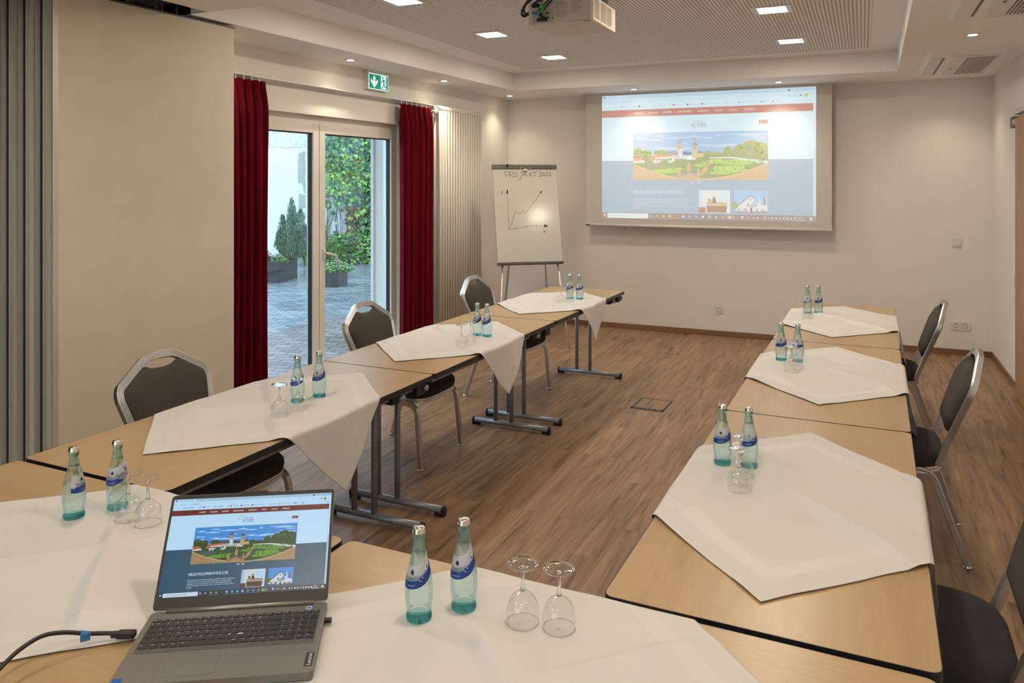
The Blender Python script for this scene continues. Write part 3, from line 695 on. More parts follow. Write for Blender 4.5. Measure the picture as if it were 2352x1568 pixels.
    crown_ = [(.643+.012*cos(a)+.004, .885+.03*sin(a)) for a in [2*pi*k/9 for k in range(9)]]; P(crown_, 'hedge', 4)
    # house logo
    for a, c in (((.4195, .255), (.4195, .232)), ((.4165, .238), (.438, .203)), ((.438, .203), (.460, .232)), ((.4195, .243), (.43, .243)), ((.432, .255), (.432, .243))):
        d = Vector(c)-Vector(a); nn = Vector((-d.y, d.x)).normalized()*.0007; P([tuple(Vector(a)+nn), tuple(Vector(c)+nn), tuple(Vector(c)-nn), tuple(Vector(a)-nn)], 'slate', 2)
    for (x0, x1) in ((.16, .41), (.53, .75)): Q(x0, x1, .256, .2572, 'tab', 2)
    Q(.755, .795, .234, .262, 'red', 2)
    # browser furniture
    Q(.0105, .0195, .009, .023, 'red', 3); Q(.0285, .235, .957, .997, 'search', 2)
    for x, c in ((.355, 'red'), (.421, 'red'), (.491, 'red'), (.098, 'line'), (.186, 'dark'), (.66, 'line')): Q(x, x+.009, .088, .102, c, 3)
    C(.293, .095, .0045, 'line', 3); Q(.336, .344, .088, .102, 'ochre', 3); P([(.811, .102), (.817, .088), (.823, .102)], 'red', 3); C(.765, .095, .0045, 'slate', 3)
    C(.959, .061, .0085, 'green', 3); P([(.880, .061), (.885, .056), (.890, .061), (.885, .068)], 'line', 3); C(.885, .018, .005, 'dark', 3); C(.984, .055, .001, 'dark', 3); C(.984, .061, .001, 'dark', 3); C(.984, .067, .001, 'dark', 3)
    C(.912, .061, .003, 'line', 3); Q(.931, .940, .055, .067, 'slate', 3); Q(.946, .955, .013, .021, 'slate', 3); Q(.947, .954, .0145, .0195, 'tab', 4); Q(.914, .921, .017, .018, 'slate', 3)
    for s in (-1, 1): P([(.9785, .018-s*.006), (.9795, .018-s*.006), (.9855, .018+s*.006), (.9845, .018+s*.006)], 'slate', 3)
    for x in (.012, .050, .069): C(x, .058, .0045, 'slate', 3); C(x, .058, .0034, 'white', 4)
    for k in range(2):
        for j in range(2): Q(.010+k*.0048, .0138+k*.0048, .967+j*.0085, .974+j*.0085, 'text', 3)
    C(.249, .975, .0055, 'text', 3); C(.249, .975, .0038, 'grey', 4); Q(.273, .283, .969, .981, 'text', 3); Q(.2745, .2815, .971, .979, 'grey', 4)
    for k, c in enumerate(('ochre', 'green', 'red', 'sky2', 'line', 'line', 'sky2', 'green', 'sky', 'roof')):
        x = .311+k*.0313; (Q(x-.006, x+.006, .967, .983, c, 3) if k % 3 != 1 else C(x, .975, .0065, c, 3))
        if k != 2: Q(x-.011, x+.011, .9955, .9985, 'line', 3)
    C(.342, .975, .0025, 'sky2', 4); Q(.613, .645, .965, .986, 'text', 3); Q(.6145, .6435, .967, .984, 'grey', 4); Q(.6145, .630, .967, .984, 'green', 5)
    C(.680, .972, .006, 'sky2', 3)
    for k in range(12): x = .728+k*.0163; Q(x, x+.007, .970, .982, ('ochre', 'text', 'red', 'text', 'line', 'text', 'text', 'ochre', 'text', 'text', 'text', 'text')[k], 3)
    Q(.974, .985, .968, .983, 'text', 3)
    pic = b.build('screen_picture', mats, parent, T, fixn=False)
    # lettering
    def Tx(s, x0, x1, yc, hgt, c, l=3):
        b = MB(); put_text(b, s, x0*W, (1-yc-hgt/2)*H, hgt*H, (x1-x0)*W, dz*l); b.build('screen_lettering', mats[ix[c]], pic, fixn=False)
    for s, a, c in (('STARTSEITE', .168, .207), ('PHILOSOPHIE', .236, .281), ('DIE ZIMMER', .309, .350), ('TAGEN UND FEIERN', .379, .445), ('SELIGENSTADT', .475, .527), ('ANFAHRT', .557, .590), ('BUCHUNG', .621, .659), ('IMPRESSUM', .690, .736)):
        Tx(s, a, c, .150, .016, 'text')
    Tx('HOTEL', .463, .505, .232, .018, 'slate'); Tx('ELYSEE', .447, .516, .259, .027, 'logo'); Tx('SELIGENSTADT', .468, .512, .281, .005, 'slate')
    Tx('A', .759, .768, .248, .017, 'text', 4); Tx('A', .774, .781, .249, .012, 'text', 4); Tx('A', .787, .7915, .2495, .008, 'text', 4)
    Tx('HERZLICH WILLKOMMEN IM HOTEL ELYSEE', .161, .398, .785, .027, 'text')
    for k, (s, e) in enumerate((('Ihrem persönlich und mit Herz geführten Hotel im mittelalterlichen Städtchen Seligenstadt bei', .443), ('Frankfurt am Main. Die historische Altstadt von Seligenstadt ist mit einem gemütlichen', .422),
                 ('Spaziergang von 10 min zu erreichen. Das Zentrum der Messestadt Frankfurt sowie der', .427), ('internationale Flughafen Frankfurt liegen nur ist nur ca. 25 km entfernt und sind in ca. 30 min', .441), ('erreichen.', .190))):
        Tx(s, .161, e, .8435+k*.0178, .0125, 'text')
    Tx('Hotel Pension Elysee in Seligen', .026, .124, .017, .011, 'slate'); Tx('x', .136, .140, .017, .007, 'slate'); Tx('+', .157, .163, .017, .009, 'slate'); Tx('hotel-elysee.de', .103, .160, .059, .014, 'slate')
    for s, a, c in (('Apps', .022, .037), ('D-EDGE', .061, .086), ('Booking', .110, .136), ('HRS', .160, .173), ('Expedia', .198, .224), ('Webmail', .248, .276), ('DeepL', .301, .322), ('Hotel Elysee', .369, .410), ('Admin Hotel', .436, .479), ('Seligenstadt Hotel...', .505, .574), ('Admin Cafe', .601, .642), ('Alle Gäste | Custom...', .673, .747), ('IDEV', .775, .791), ('JUH', .826, .839), ('Leseliste', .955, .986)):
        Tx(s, a, c, .095, .0115, 'slate')
    Tx('Zur Suche Text hier eingeben', .051, .168, .976, .013, 'slate', 4); Tx('17°C', .700, .718, .975, .013, 'text', 4)
    Tx('12:23', .924, .944, .967, .010, 'text', 4); Tx('24.06.2021', .914, .953, .986, .010, 'text', 4)
    Tx('HOTEL', .668, .679, .868, .004, 'logo', 6); Tx('ELYSEE', .674, .690, .876, .004, 'logo', 6)
    return pic

# ---------------------------------------------------------------- projection screen
YS = 8.47
r = empty('projection_screen', TR(-1.585, YS, SOF), 'pull-down projection screen showing a hotel website on the back wall', 'projection screen')
b = MB(); b.box(-1.30, 1.30, -.0, .004, -1.485, .01); b.build('screen_cloth', mat('screen_fabric', (.66, .62, .56), .9, var=.01), r)
b = MB(); b.tube([(-1.305, .002, -1.49), (1.31, .002, -1.49)], .014, 12); b.build('bottom_bar', M['white'], r)
b = MB(); b.box(-1.298, -1.255, -.014, -.011, -1.497, -1.484); b.build('bar_sticker', M['black'], r)
b = MB(); b.box(-1.34, 1.34, -.03, .07, -.012, .0); b.build('slot_trim', M['white'], r, bevel=.002)
webpage(2.262, 1.378, WASH, 'beam', (.66, .62, .56), r, Matrix.Translation((-2.695, YS-.0006, 1.268)) @ Matrix.Rotation(pi/2, 4, 'X'), .0003)  # projector's light put into the picture colours as emission; the projector itself casts none

# ---------------------------------------------------------------- projector
r = empty('projector', TR(-1.488, 4.13, 2.548), 'white ceiling projector with black cables at the back', 'projector')
b = MB(); b.box(-.187, .170, -.178, .205, 0, .125)
b.build('projector_body', M['projector'], r, bevel=.006)
b = MB(); b.box(-.186, .186, -.188, -.178, .004, .122); b.build('rear_panel', M['projector'], r, bevel=.001)
b = MB(); b.box(.170, .188, -.192, .208, -.003, .127); b.build('side_grille_frame', M['cream'], r, bevel=.003)
for (y0, y1) in ((-.178, -.085), (-.070, .035), (.043, .135)):
    b = MB(); ny = int((y1-y0)/.0075)
    for i in range(ny):
        for k in range(14):
            b.box(.1875, .1885, y0+i*.0075, y0+i*.0075+.0048, .012+k*.0075, .0165+k*.0075)
    b.build('vent_holes', M['dgrey'], r)
b = MB(); b.box(-.165, -.045, -.191, -.188, .010, .075); b.build('connector_field', mat('connector_field', (.50, .45, .38), .6), r)
b = MB()
for x, z, w_, h_ in ((-.155, .052, .018, .010), (-.14, .018, .010, .010), (-.12, .018, .010, .010), (-.085, .050, .020, .009), (-.085, .025, .020, .009), (-.050, .022, .010, .007)):
    b.box(x, x+w_, -.1935, -.191, z, z+h_)
b.build('sockets', M['dgrey'], r)
b = MB()
for k in range(11): b.box(-.035+(k % 3)*.004, .030+(k*7 % 5)*.005, -.1887, -.188, .030+k*.0078, .0325+k*.0078)
for k in range(8): b.box(.058, .105+(k*5 % 4)*.006, -.1887, -.188, .045+k*.0085, .0475+k*.0085)
b.build('rating_print', mat('faint_print', (.33, .30, .27), .6), r)
b = MB(); put_text(b, 'Panasonic', 0, 0, .016, .07, 0, 0, Matrix.Translation((-.02, -.03, -.0006)) @ Matrix.Rotation(pi, 4, 'X'))
b.build('brand_print', M['dot'], r, fixn=False)
b = MB(); b.box(.125, .168, -.175, -.150, -.0008, 0); b.build('yellow_sticker', mat('yellow_sticker', (.42, .38, .05), .5), r)
b = MB(); b.lathe([(.001, .03), (.03, .03), (.034, 0), (.034, -.02)], 24, 0, Matrix.Translation((.12, .215, .065)) @ Matrix.Rotation(-pi/2, 4, 'X')); b.build('lens', M['black'], r)
b = MB(); b.box(-.10, .10, -.06, .14, .125, .137); b.tube([(0, .04, .137), (0, .04, .30)], .024, 16); b.box(-.08, .08, -.04, .12, .302, .313); b.build('ceiling_mount', M['white'], r)
b = MB(); b.tube([(.10, .12, .14), (.14, .16, .18)], .03, 14); b.build('cable_reel', M['dgrey'], r)
def cab(pts, rad, label_part):
    q = MB(); q.tube(fillet(pts, .05, 6), rad, 8); return q.build(label_part, M['black'], r)
cab([(-.10, -.19, .03), (-.10, -.235, .045), (-.03, -.225, .12), (.02, -.14, .21), (.03, .02, .30)], .0055, 'signal_cable')
cab([(-.12, -.19, .045), (-.12, -.24, .05), (-.045, -.235, .12), (.0, -.14, .21), (.01, .02, .30)], .0055, 'signal_cable')
cab([(-.145, -.19, .105), (-.15, -.225, .10), (-.10, -.24, .122), (.02, -.22, .14), (.06, -.05, .16), (.05, .06, .30)], .006, 'power_cable')
cab([(-.14, -.20, .15), (-.20, -.19, .12), (-.232, -.19, .07), (-.215, -.19, .045), (-.19, -.15, .08), (-.15, -.08, .17), (-.05, .02, .30)], .008, 'power_cable')
cab([(-.12, -.20, .16), (-.19, -.2, .13), (-.225, -.18, .08), (-.20, -.16, .055), (-.18, -.12, .10), (-.10, .0, .25), (-.05, .04, .30)], .006, 'signal_cable')
b = MB(); b.box(-.125, -.075, -.215, -.191, .008, .030); b.box(-.16, -.118, -.215, -.191, .088, .108); b.build_each('cable_plug', M['black'], r, bevel=.004)
b = MB(); b.tube([(-.094, -.245, .07), (-.074, -.232, .088)], .012, 10); b.box(-.088, -.078, -.245, -.236, .045, .07); b.build('green_tie', mat('green_strap', (.05, .40, .02), .5), r)
b = MB(); b.box(-.148, -.108, -.243, -.240, .045, .058); b.box(-.112, -.100, -.250, -.247, .03, .062); b.build_each('blue_tag', mat('blue_tag', (.06, .22, .45), .5), r)

# ================================================================ flipchart
def flipchart():
    C0 = Vector((-3.14, 7.36, 0)); yaw = R(24.24+12.7)     # board width axis (nearer on the left)
    T = Matrix.Translation(C0) @ Matrix.Rotation(yaw, 4, 'Z')
    r = empty('flipchart', T, 'flipchart easel with a hand-drawn graph headed PROJEKT 2022', 'flipchart')
    tilt = R(15); hgt = 1.035; zb = .855
    # board frame: origin bottom centre; x right, y up the board, z towards viewer
    BT = Matrix.Translation((0, -.13, zb)) @ Matrix.Rotation(-tilt, 4, 'X') @ Matrix.Rotation(pi/2, 4, 'X')
    W = .675
    b = MB(); b.prism(rrect(W, hgt-.04, .006, 3, 0, (hgt-.04)/2), -.018, 0, 0, BT); b.build('writing_board', mat('whiteboard_enamel', (.58, .56, .50), .16, var=.01), r)
    b = MB()
    b.box(-W/2-.008, W/2+.008, hgt-.045, hgt, -.02, .012, 0, BT); b.build('paper_clamp', M['dgrey'], r, bevel=.003)
    b = MB(); b.box(-W/2-.004, W/2+.004, -.012, .012, -.02, .035, 0, BT); b.build('pen_tray', M['dgrey'], r, bevel=.004)
    b = MB()
    for x in (-.045, .055): b.lathe([(.0001, .0135), (.006, .0135), (.006, .012)], 12, 0, BT @ Matrix.Translation((x, hgt-.038, 0)))
    b.lathe([(.0001, .0132), (.026, .0132), (.026, .012)], 20, 0, BT @ Matrix.Translation((.005, hgt-.058, 0)) @ Matrix.Diagonal((1, .5, 1, 1)))
    b.build_each('clamp_stud', M['white'], r)
    b = MB(); b.lathe([(.0001, .034), (.012, .034), (.010, .012)], 14, 0, BT @ Matrix.Translation((-.185, hgt-.012, 0))); b.build('clamp_knob', M['black'], r)
    legs = (((-W/2+.05, -.12, .84), (-W/2-.02, -.30, .0)), ((W/2-.05, -.12, .84), (W/2+.03, -.26, .0)), ((-.13, .02, 1.25), (-.19, .52, .0)), ((.13, .02, 1.25), (.19, .52, .0)))
    legs = legs[:2]+(((-.13, .04, 1.35), (-.15, .56, 0)), ((.17, .04, 1.35), (.40, .60, 0)))
    for a, c in legs:
        b = MB(); b.tube([a, c], .011, 12, ref=(1, 0, 0)); b.build('leg', M['alu'], r)
    # drawing, in the board's own drawing units (sheet 951 x 1400 units)
    def m(x, y):
        v = (y-115)/1390; xl = 52+68*v; xr = 1003+87*v; u = (x-xl)/(xr-xl)
        return Vector(((u-.5)*W*.985, (hgt-.045)*(1-v)+.010))
    b = MB()
    def stroke(pts, wd=.0042):
        q = [m(*p) for p in pts]
        for a, c in zip(q, q[1:]):
            d = (c-a)
            if d.length < 1e-6: continue
            d.normalize(); n_ = Vector((-d.y, d.x))*wd/2; a2 = a-d*wd*.35; c2 = c+d*wd*.35
            b.add([(*(a2+n_), .0009), (*(c2+n_), .0009), (*(c2-n_), .0009), (*(a2-n_), .0009)], [(0, 1, 2, 3)], 0, False, BT)
    for s in ([(232, 175), (240, 258)], [(215, 190), (225, 172), (260, 165), (288, 178), (285, 205), (260, 222), (238, 222)], [(305, 180), (297, 250)], [(300, 182), (330, 170), (353, 182), (348, 205), (308, 218), (330, 235), (360, 255)],
              [(385, 180), (368, 200), (360, 230), (375, 252), (400, 248), (415, 220), (408, 190), (385, 180)], [(460, 178), (500, 172)], [(492, 178), (485, 225), (470, 275), (450, 288), (430, 282), (426, 265)],
              [(520, 182), (515, 232)], [(520, 182), (570, 178)], [(517, 208), (560, 204)], [(515, 232), (575, 232)], [(610, 180), (602, 238)], [(655, 178), (605, 212)], [(612, 208), (645, 240)], [(650, 180), (728, 166)], [(685, 178), (678, 236)],
              [(752, 180), (770, 170), (788, 178), (782, 200), (752, 238), (800, 236)], [(818, 182), (802, 205), (804, 228), (820, 235), (836, 218), (834, 190), (818, 182)],
              [(850, 182), (868, 174), (882, 184), (874, 206), (848, 236), (890, 232)], [(895, 182), (915, 174), (932, 184), (924, 206), (898, 234), (940, 230)],
              [(172, 462), (185, 485)], [(195, 460), (186, 488), (172, 522)], [(805, 1048), (842, 1078)], [(842, 1048), (805, 1080)]): stroke(s)
    stroke([(262, 500), (268, 620), (272, 760), (280, 900), (278, 1030)], .0022); stroke([(278, 1030), (400, 1010), (550, 985), (700, 974), (820, 984)], .0028)
    stroke([(278, 1030), (320, 960), (345, 880), (372, 790), (392, 766), (425, 788), (448, 802), (470, 780), (490, 758), (510, 785), (525, 790), (560, 755), (620, 680), (700, 590), (780, 475)], .0032)
    for y in (620, 742, 895): stroke([(255+(y-620)*.05, y+5), (292+(y-620)*.05, y-5)], .0024)
    stroke([(252, 512), (275, 512)], .003)
    for x, y in ((402, 1010), (551, 990), (701, 985)): stroke([(x, y-18), (x, y+24)], .0026)
    for tri in ([(268, 430), (238, 495), (282, 492)], [(798, 452), (752, 480), (785, 495)], [(820, 955), (890, 985), (822, 1003)]):
        q = [m(*p) for p in tri]; b.add([(*p, .0011) for p in q], [(0, 1, 2)], 0, False, BT)
    b.build('marker_drawing', mat('marker_ink', (.02, .02, .022), .5), r, fixn=False)
flipchart()

# ================================================================ tables
TH = R(-.88)
MT = TR(-2.637, 1.752, 0, TH)
def Tp(x, y, z=0, rz=0): return MT @ TR(x, y, z, rz)
def make_table(L, Wd, off):
    """length along local y, feet reach further towards +x"""
    r = empty('folding_table', Matrix.Identity(4))
    b = MB(); b.prism(rrect(Wd-.004, L-.004, .022, 5), .7165, .740); b.build('tabletop', M['maple'], r)
    e = MB(); o = rrect(Wd, L, .024, 5); i = rrect(Wd-.005, L-.005, .0215, 5); n = len(o)
    for (z0, z1) in ((.7155, .7398),):
        e.add([(x, y, z0) for x, y in o]+[(x, y, z1) for x, y in o]+[(x, y, z1) for x, y in i]+[(x, y, z0) for x, y in i],
              [(k, (k+1) % n, n+(k+1) % n, n+k) for k in range(n)]+[(n+k, n+(k+1) % n, 2*n+(k+1) % n, 2*n+k) for k in range(n)]+[(3*n+k, 3*n+(k+1) % n, (k+1) % n, k) for k in range(n)])
    e.build('edge_band', M['edge'], r, fixn=True)
    hw = Wd/2
    for s in (-1, 1):
        b = MB(); b.box(s*(hw-.06)-.012, s*(hw-.06)+.012, -L/2+.06, L/2-.06, .680, .7155); b.build('long_rail', M['greyleg'], r, bevel=.002)
    for s in (-1, 1):
        y = s*(L/2-.10)
        b = MB()
        for dx in (-.06, .06): b.tube([(dx, y, .045), (dx, y, .69)], .0155, 14)
        b.box(-hw+.08, hw-.08, y-.014, y+.014, .682, .7155)
        b.build('leg', M['greyleg'], r)
        b = MB(); f0, f1 = off-.29, off+.29; b.tube([(f0+.012, y, .032), (f1-.012, y, .032)], .0185, 16); b.build('foot', M['greyleg'], r)
        for f, g in ((f0, 1), (f1, -1)):
            b = MB(); b.tube([(f, y, .032), (f+g*.014, y, .032)], .0195, 16); b.box(min(f, f+g*.055), max(f, f+g*.055), y-.013, y+.013, .0, .018)
            b.build('foot_cap', M['black'], r)
        if s < 0: continue
        b = MB(); b.box(hw-.085, hw-.022, y-.02, y+.06 if s > 0 else y+.02, .655, .7155); b.box(hw-.10, hw-.03, y-s*.19-.03, y-s*.19+.03, .665, .7155); b.build_each('fold_bracket', M['black'], r, bevel=.004)
        b = MB()
        for dy in (.055, -.15): b.tube([(hw-.095, y+s*dy, .683), (hw-.012, y+s*dy, .683)], .015, 12, ref=(0, 0, 1))
        b.build_each('latch_knob', M['greyleg'], r)
    return r
proto = make_table(1.594, .69, .055)
GR = 'folding tables of the U-shaped layout'
first = True
rows = [('left', .345, 0), ('right', 2.435, pi)]
LBL = {('left', 0): 'light maple folding table, nearest of the left row, beside the parked partition', ('left', 1): 'light maple folding table, middle of the left row, in front of the glazed door', ('left', 2): 'light maple folding table, farthest of the left row, by the flipchart',
       ('right', 0): 'light maple folding table, nearest of the right row', ('right', 1): 'light maple folding table, middle of the right row', ('right', 2): 'light maple folding table, farthest of the right row, near the back wall'}
for nm, x, rz in rows:
    for k in range(3):
        T = Tp(x, .80+1.6*k, 0, rz)
        if first: proto.matrix_world = T; tag(proto, LBL[nm, k], 'table', GR); first = False
        else: copy_tree(proto, T, label=LBL[nm, k])
h = make_table(1.376, .80, 0); h.matrix_world = Tp(.692, -.417, 0, pi/2); tag(h, 'light maple folding table under the laptop at the front', 'table', GR)
copy_tree(h, Tp(2.082, -.417, 0, pi/2), label='light maple folding table at the bottom right, joining the right row')

# ================================================================ table cloths
# where bottles (x, y, turn) and glasses (x, y) stand
BOT = [((-2.033, 1.500, 62), (-1.972, 1.592, -20)), ((-.880, 1.462, -22), (-.810, 1.538, -22)), ((-2.215, 2.675, -8), (-2.180, 2.777, -8)), ((-2.160, 4.278, -25), (-2.088, 4.266, -25)),
       ((-2.146, 5.898, -10), (-2.067, 5.908, 5)), ((-.430, 2.676, 0), (-.346, 2.684, 14)), ((-.394, 4.342, 8), (-.312, 4.345, 10)), ((-.361, 5.963, 5), (-.290, 5.994, 8))]
GLS = [((-1.885, 1.557), (-1.807, 1.556)), ((-.668, 1.540), (-.589, 1.552)), ((-2.150, 2.486), (-2.138, 2.590)), ((-2.092, 3.942), (-2.086, 4.044)),
       ((-2.128, 5.662), (-2.091, 5.752)), ((-.348, 2.470), (-.356, 2.588)), ((-.326, 4.103), (-.309, 4.190)), ((-.351, 5.697), (-.345, 5.792))]
LAPC, LAPR = Vector((-1.402, 1.224)), R(30.3)
def calm(px, py):
    """0 under a bottle, glass or the laptop, 1 away from them (tables' frame)"""
    v = MT @ Vector((px, py, 0)); c_ = 1.0
    for pair in BOT+GLS:
        for q in pair: c_ = min(c_, max(0, min(1, (math.hypot(v.x-q[0], v.y-q[1])-.036)/.07)))
    d = Vector((v.x, v.y))-LAPC; lx = d.x*cos(LAPR)+d.y*sin(LAPR); ly = -d.x*sin(LAPR)+d.y*cos(LAPR)
    for q in ((-1.373, 1.148), (-1.40, 1.135), (-1.421, 1.125), (-1.435, 1.11), (-1.447, 1.097), (-1.46, 1.08), (-1.471, 1.062), (-1.48, 1.045)): c_ = min(c_, max(0, min(1, (math.hypot(v.x-q[0], v.y-q[1])-.03)/.06)))
    e = max(-lx, lx-.37, ly-.0, -.25-ly); return min(c_, max(0, min(1, (e-.005)/.06)))
def fold(d, h, back=.17, front=.035):
    return h*max(0, 1-(d/back if d > 0 else -d/front))
def cloth(cx, cy, ang, side, lim, label, seed, folds=(0,), group='white square cloths laid cornerwise on the tables', fh=.022):
    """centre in the tables' frame; lim = (xmin,xmax,ymin,ymax) of the supporting tops"""
    N = 150; rnd = random.Random(seed); sx0 = rnd.uniform(0, 50)
    vs = []; uvs = []; ca, sa = cos(ang), sin(ang); rr = .016
    for j in range(N+1):
        for i in range(N+1):
            u = (i/N-.5)*side; v = (j/N-.5)*side
            e = max(abs(u), abs(v))/(side/2); wob = 1-.006*max(0, sin(u*23+v*17+sx0))*max(0, e-.9)*10
            x = cx+(u*ca-v*sa)*wob; y = cy+(u*sa+v*ca)*wob
            z = .0022+.0016*(1+mnoise.noise(Vector((u*5+sx0, v*5, 0))))
            cm = calm(x, y)*(1-.7*max(0, min(1, (e-.72)/.25)))
            for k, f in enumerate(folds): z += cm*max(fold(u-f-.004*sin(v*9), fh), fold(-(v-f)+.004*sin(u*8), fh*.85))
            z += cm*.10*fh*fold(abs(u)-.30, 1, .09, .05)
            if e > .93: z += cm*.004*max(0, mnoise.noise(Vector((u*9+sx0, v*9, 3))))*(e-.93)/.07*2
            px, py, pz = x, y, .7402+z
            for ax in (0, 1):
                q = (px, py)[ax]
                for s, L_ in ((1, lim[ax*2+1]), (-1, lim[ax*2])):
                    if L_ is None: continue
                    ex = s*(q-L_)
                    if ex > -.003:
                        ex += .003; th = min(ex/rr, pi/2); rest = max(0, ex-rr*pi/2)
                        other = (py, px)[ax]
                        fl = .10+.05*sin(other*9+sx0)
                        nq = L_-s*.003+s*(rr*sin(th)+rest*fl+.010*sin(other*14+sx0)*min(1, rest*6)*(rest > 0))
                        dz = rr*(1-cos(th))+rest*.985
                        pz -= dz
                        if ax == 0: px = nq
                        else: py = nq
            vs.append((px, py, pz)); uvs.append((i/N, j/N))
    b = MB(); fs = [(j*(N+1)+i, j*(N+1)+i+1, (j+1)*(N+1)+i+1, (j+1)*(N+1)+i) for j in range(N) for i in range(N)]
    b.add(vs, fs, 0, True)
    o = b.build('tablecloth', M['linen'], None, MT, solid=.0009, fixn=False)
    uvl = o.data.uv_layers.new(name='UVMap')
    for p in o.data.polygons:
        for li, vi in zip(p.loop_indices, p.vertices): uvl.data[li].uv = uvs[vi]
    return tag(o, label, 'tablecloth', group)
def wt(X, Y):      # world -> tables' frame
    v = MT.inverted() @ Vector((X, Y, 0)); return v.x, v.y
Lx = (0, .69, None, None); Rx = (2.09, 2.78, None, None)
c = wt(-2.27, 2.575); cloth(*c, R(45), .905, Lx, 'white cloth on the nearest table of the left row, corner hanging over the inner edge', 1, (0,))
c = wt(-2.245, 4.115); cloth(*c, R(46), .90, Lx, 'white cloth on the middle table of the left row, in front of the glazed door', 2, (0,))
c = wt(-2.225, 5.71); cloth(*c, R(45), .90, Lx, 'white cloth on the farthest table of the left row, near the flipchart', 3, (0,))
c = wt(-.195, 2.488); cloth(*c, R(44.5), .925, Rx, 'white cloth on the nearest table of the right row', 4, (0,))
c = wt(-.155, 4.18); cloth(*c, R(44.5), .90, Rx, 'white cloth on the middle table of the right row', 5, (0,))
c = wt(-.155, 5.755); cloth(*c, R(44.5), .925, Rx, 'white cloth on the farthest table of the right row, near the back wall', 6, (0,))
HD = (None, None, -.815, -.018)
c = wt(-1.765, 1.395); cloth(*c, R(44), .885, HD, 'white cloth under the laptop on the left of the front tables', 7, (0,), fh=.026)
c = wt(-.605, 1.32); cloth(*c, R(45), .92, HD, 'white cloth right of the laptop on the front tables', 8, (0,), fh=.020)

# ================================================================ bottles
BP = [(0, .0265), (.004, .028), (.010, .0282), (.016, .0268), (.022, .0266), (.032, .0286), (.046, .0302), (.060, .0307), (.074, .0301), (.090, .0281), (.106, .0249), (.122, .0210), (.138, .0172), (.152, .0142), (.164, .0124), (.172, .0117), (.1745, .0135), (.180, .0138), (.184, .0132), (.1855, .0115), (.192, .0112)]
def brad(z):
    for (a, r0), (b_, r1) in zip(BP, BP[1:]):
        if a <= z <= b_: return r0+(r1-r0)*(z-a)/(b_-a)
    return BP[-1][1]
def smoothp(pts, n=4):
    out = []
    for i in range(len(pts)-1):
        p0 = pts[max(i-1, 0)]; p1 = pts[i]; p2 = pts[i+1]; p3 = pts[min(i+2, len(pts)-1)]
        for k in range(n):
            t = k/n; out.append(tuple(.5*((2*p1[j])+(-p0[j]+p2[j])*t+(2*p0[j]-5*p1[j]+4*p2[j]-p3[j])*t*t+(-p0[j]+3*p1[j]-3*p2[j]+p3[j])*t**3) for j in (0, 1)))
    out.append(pts[-1]); return out
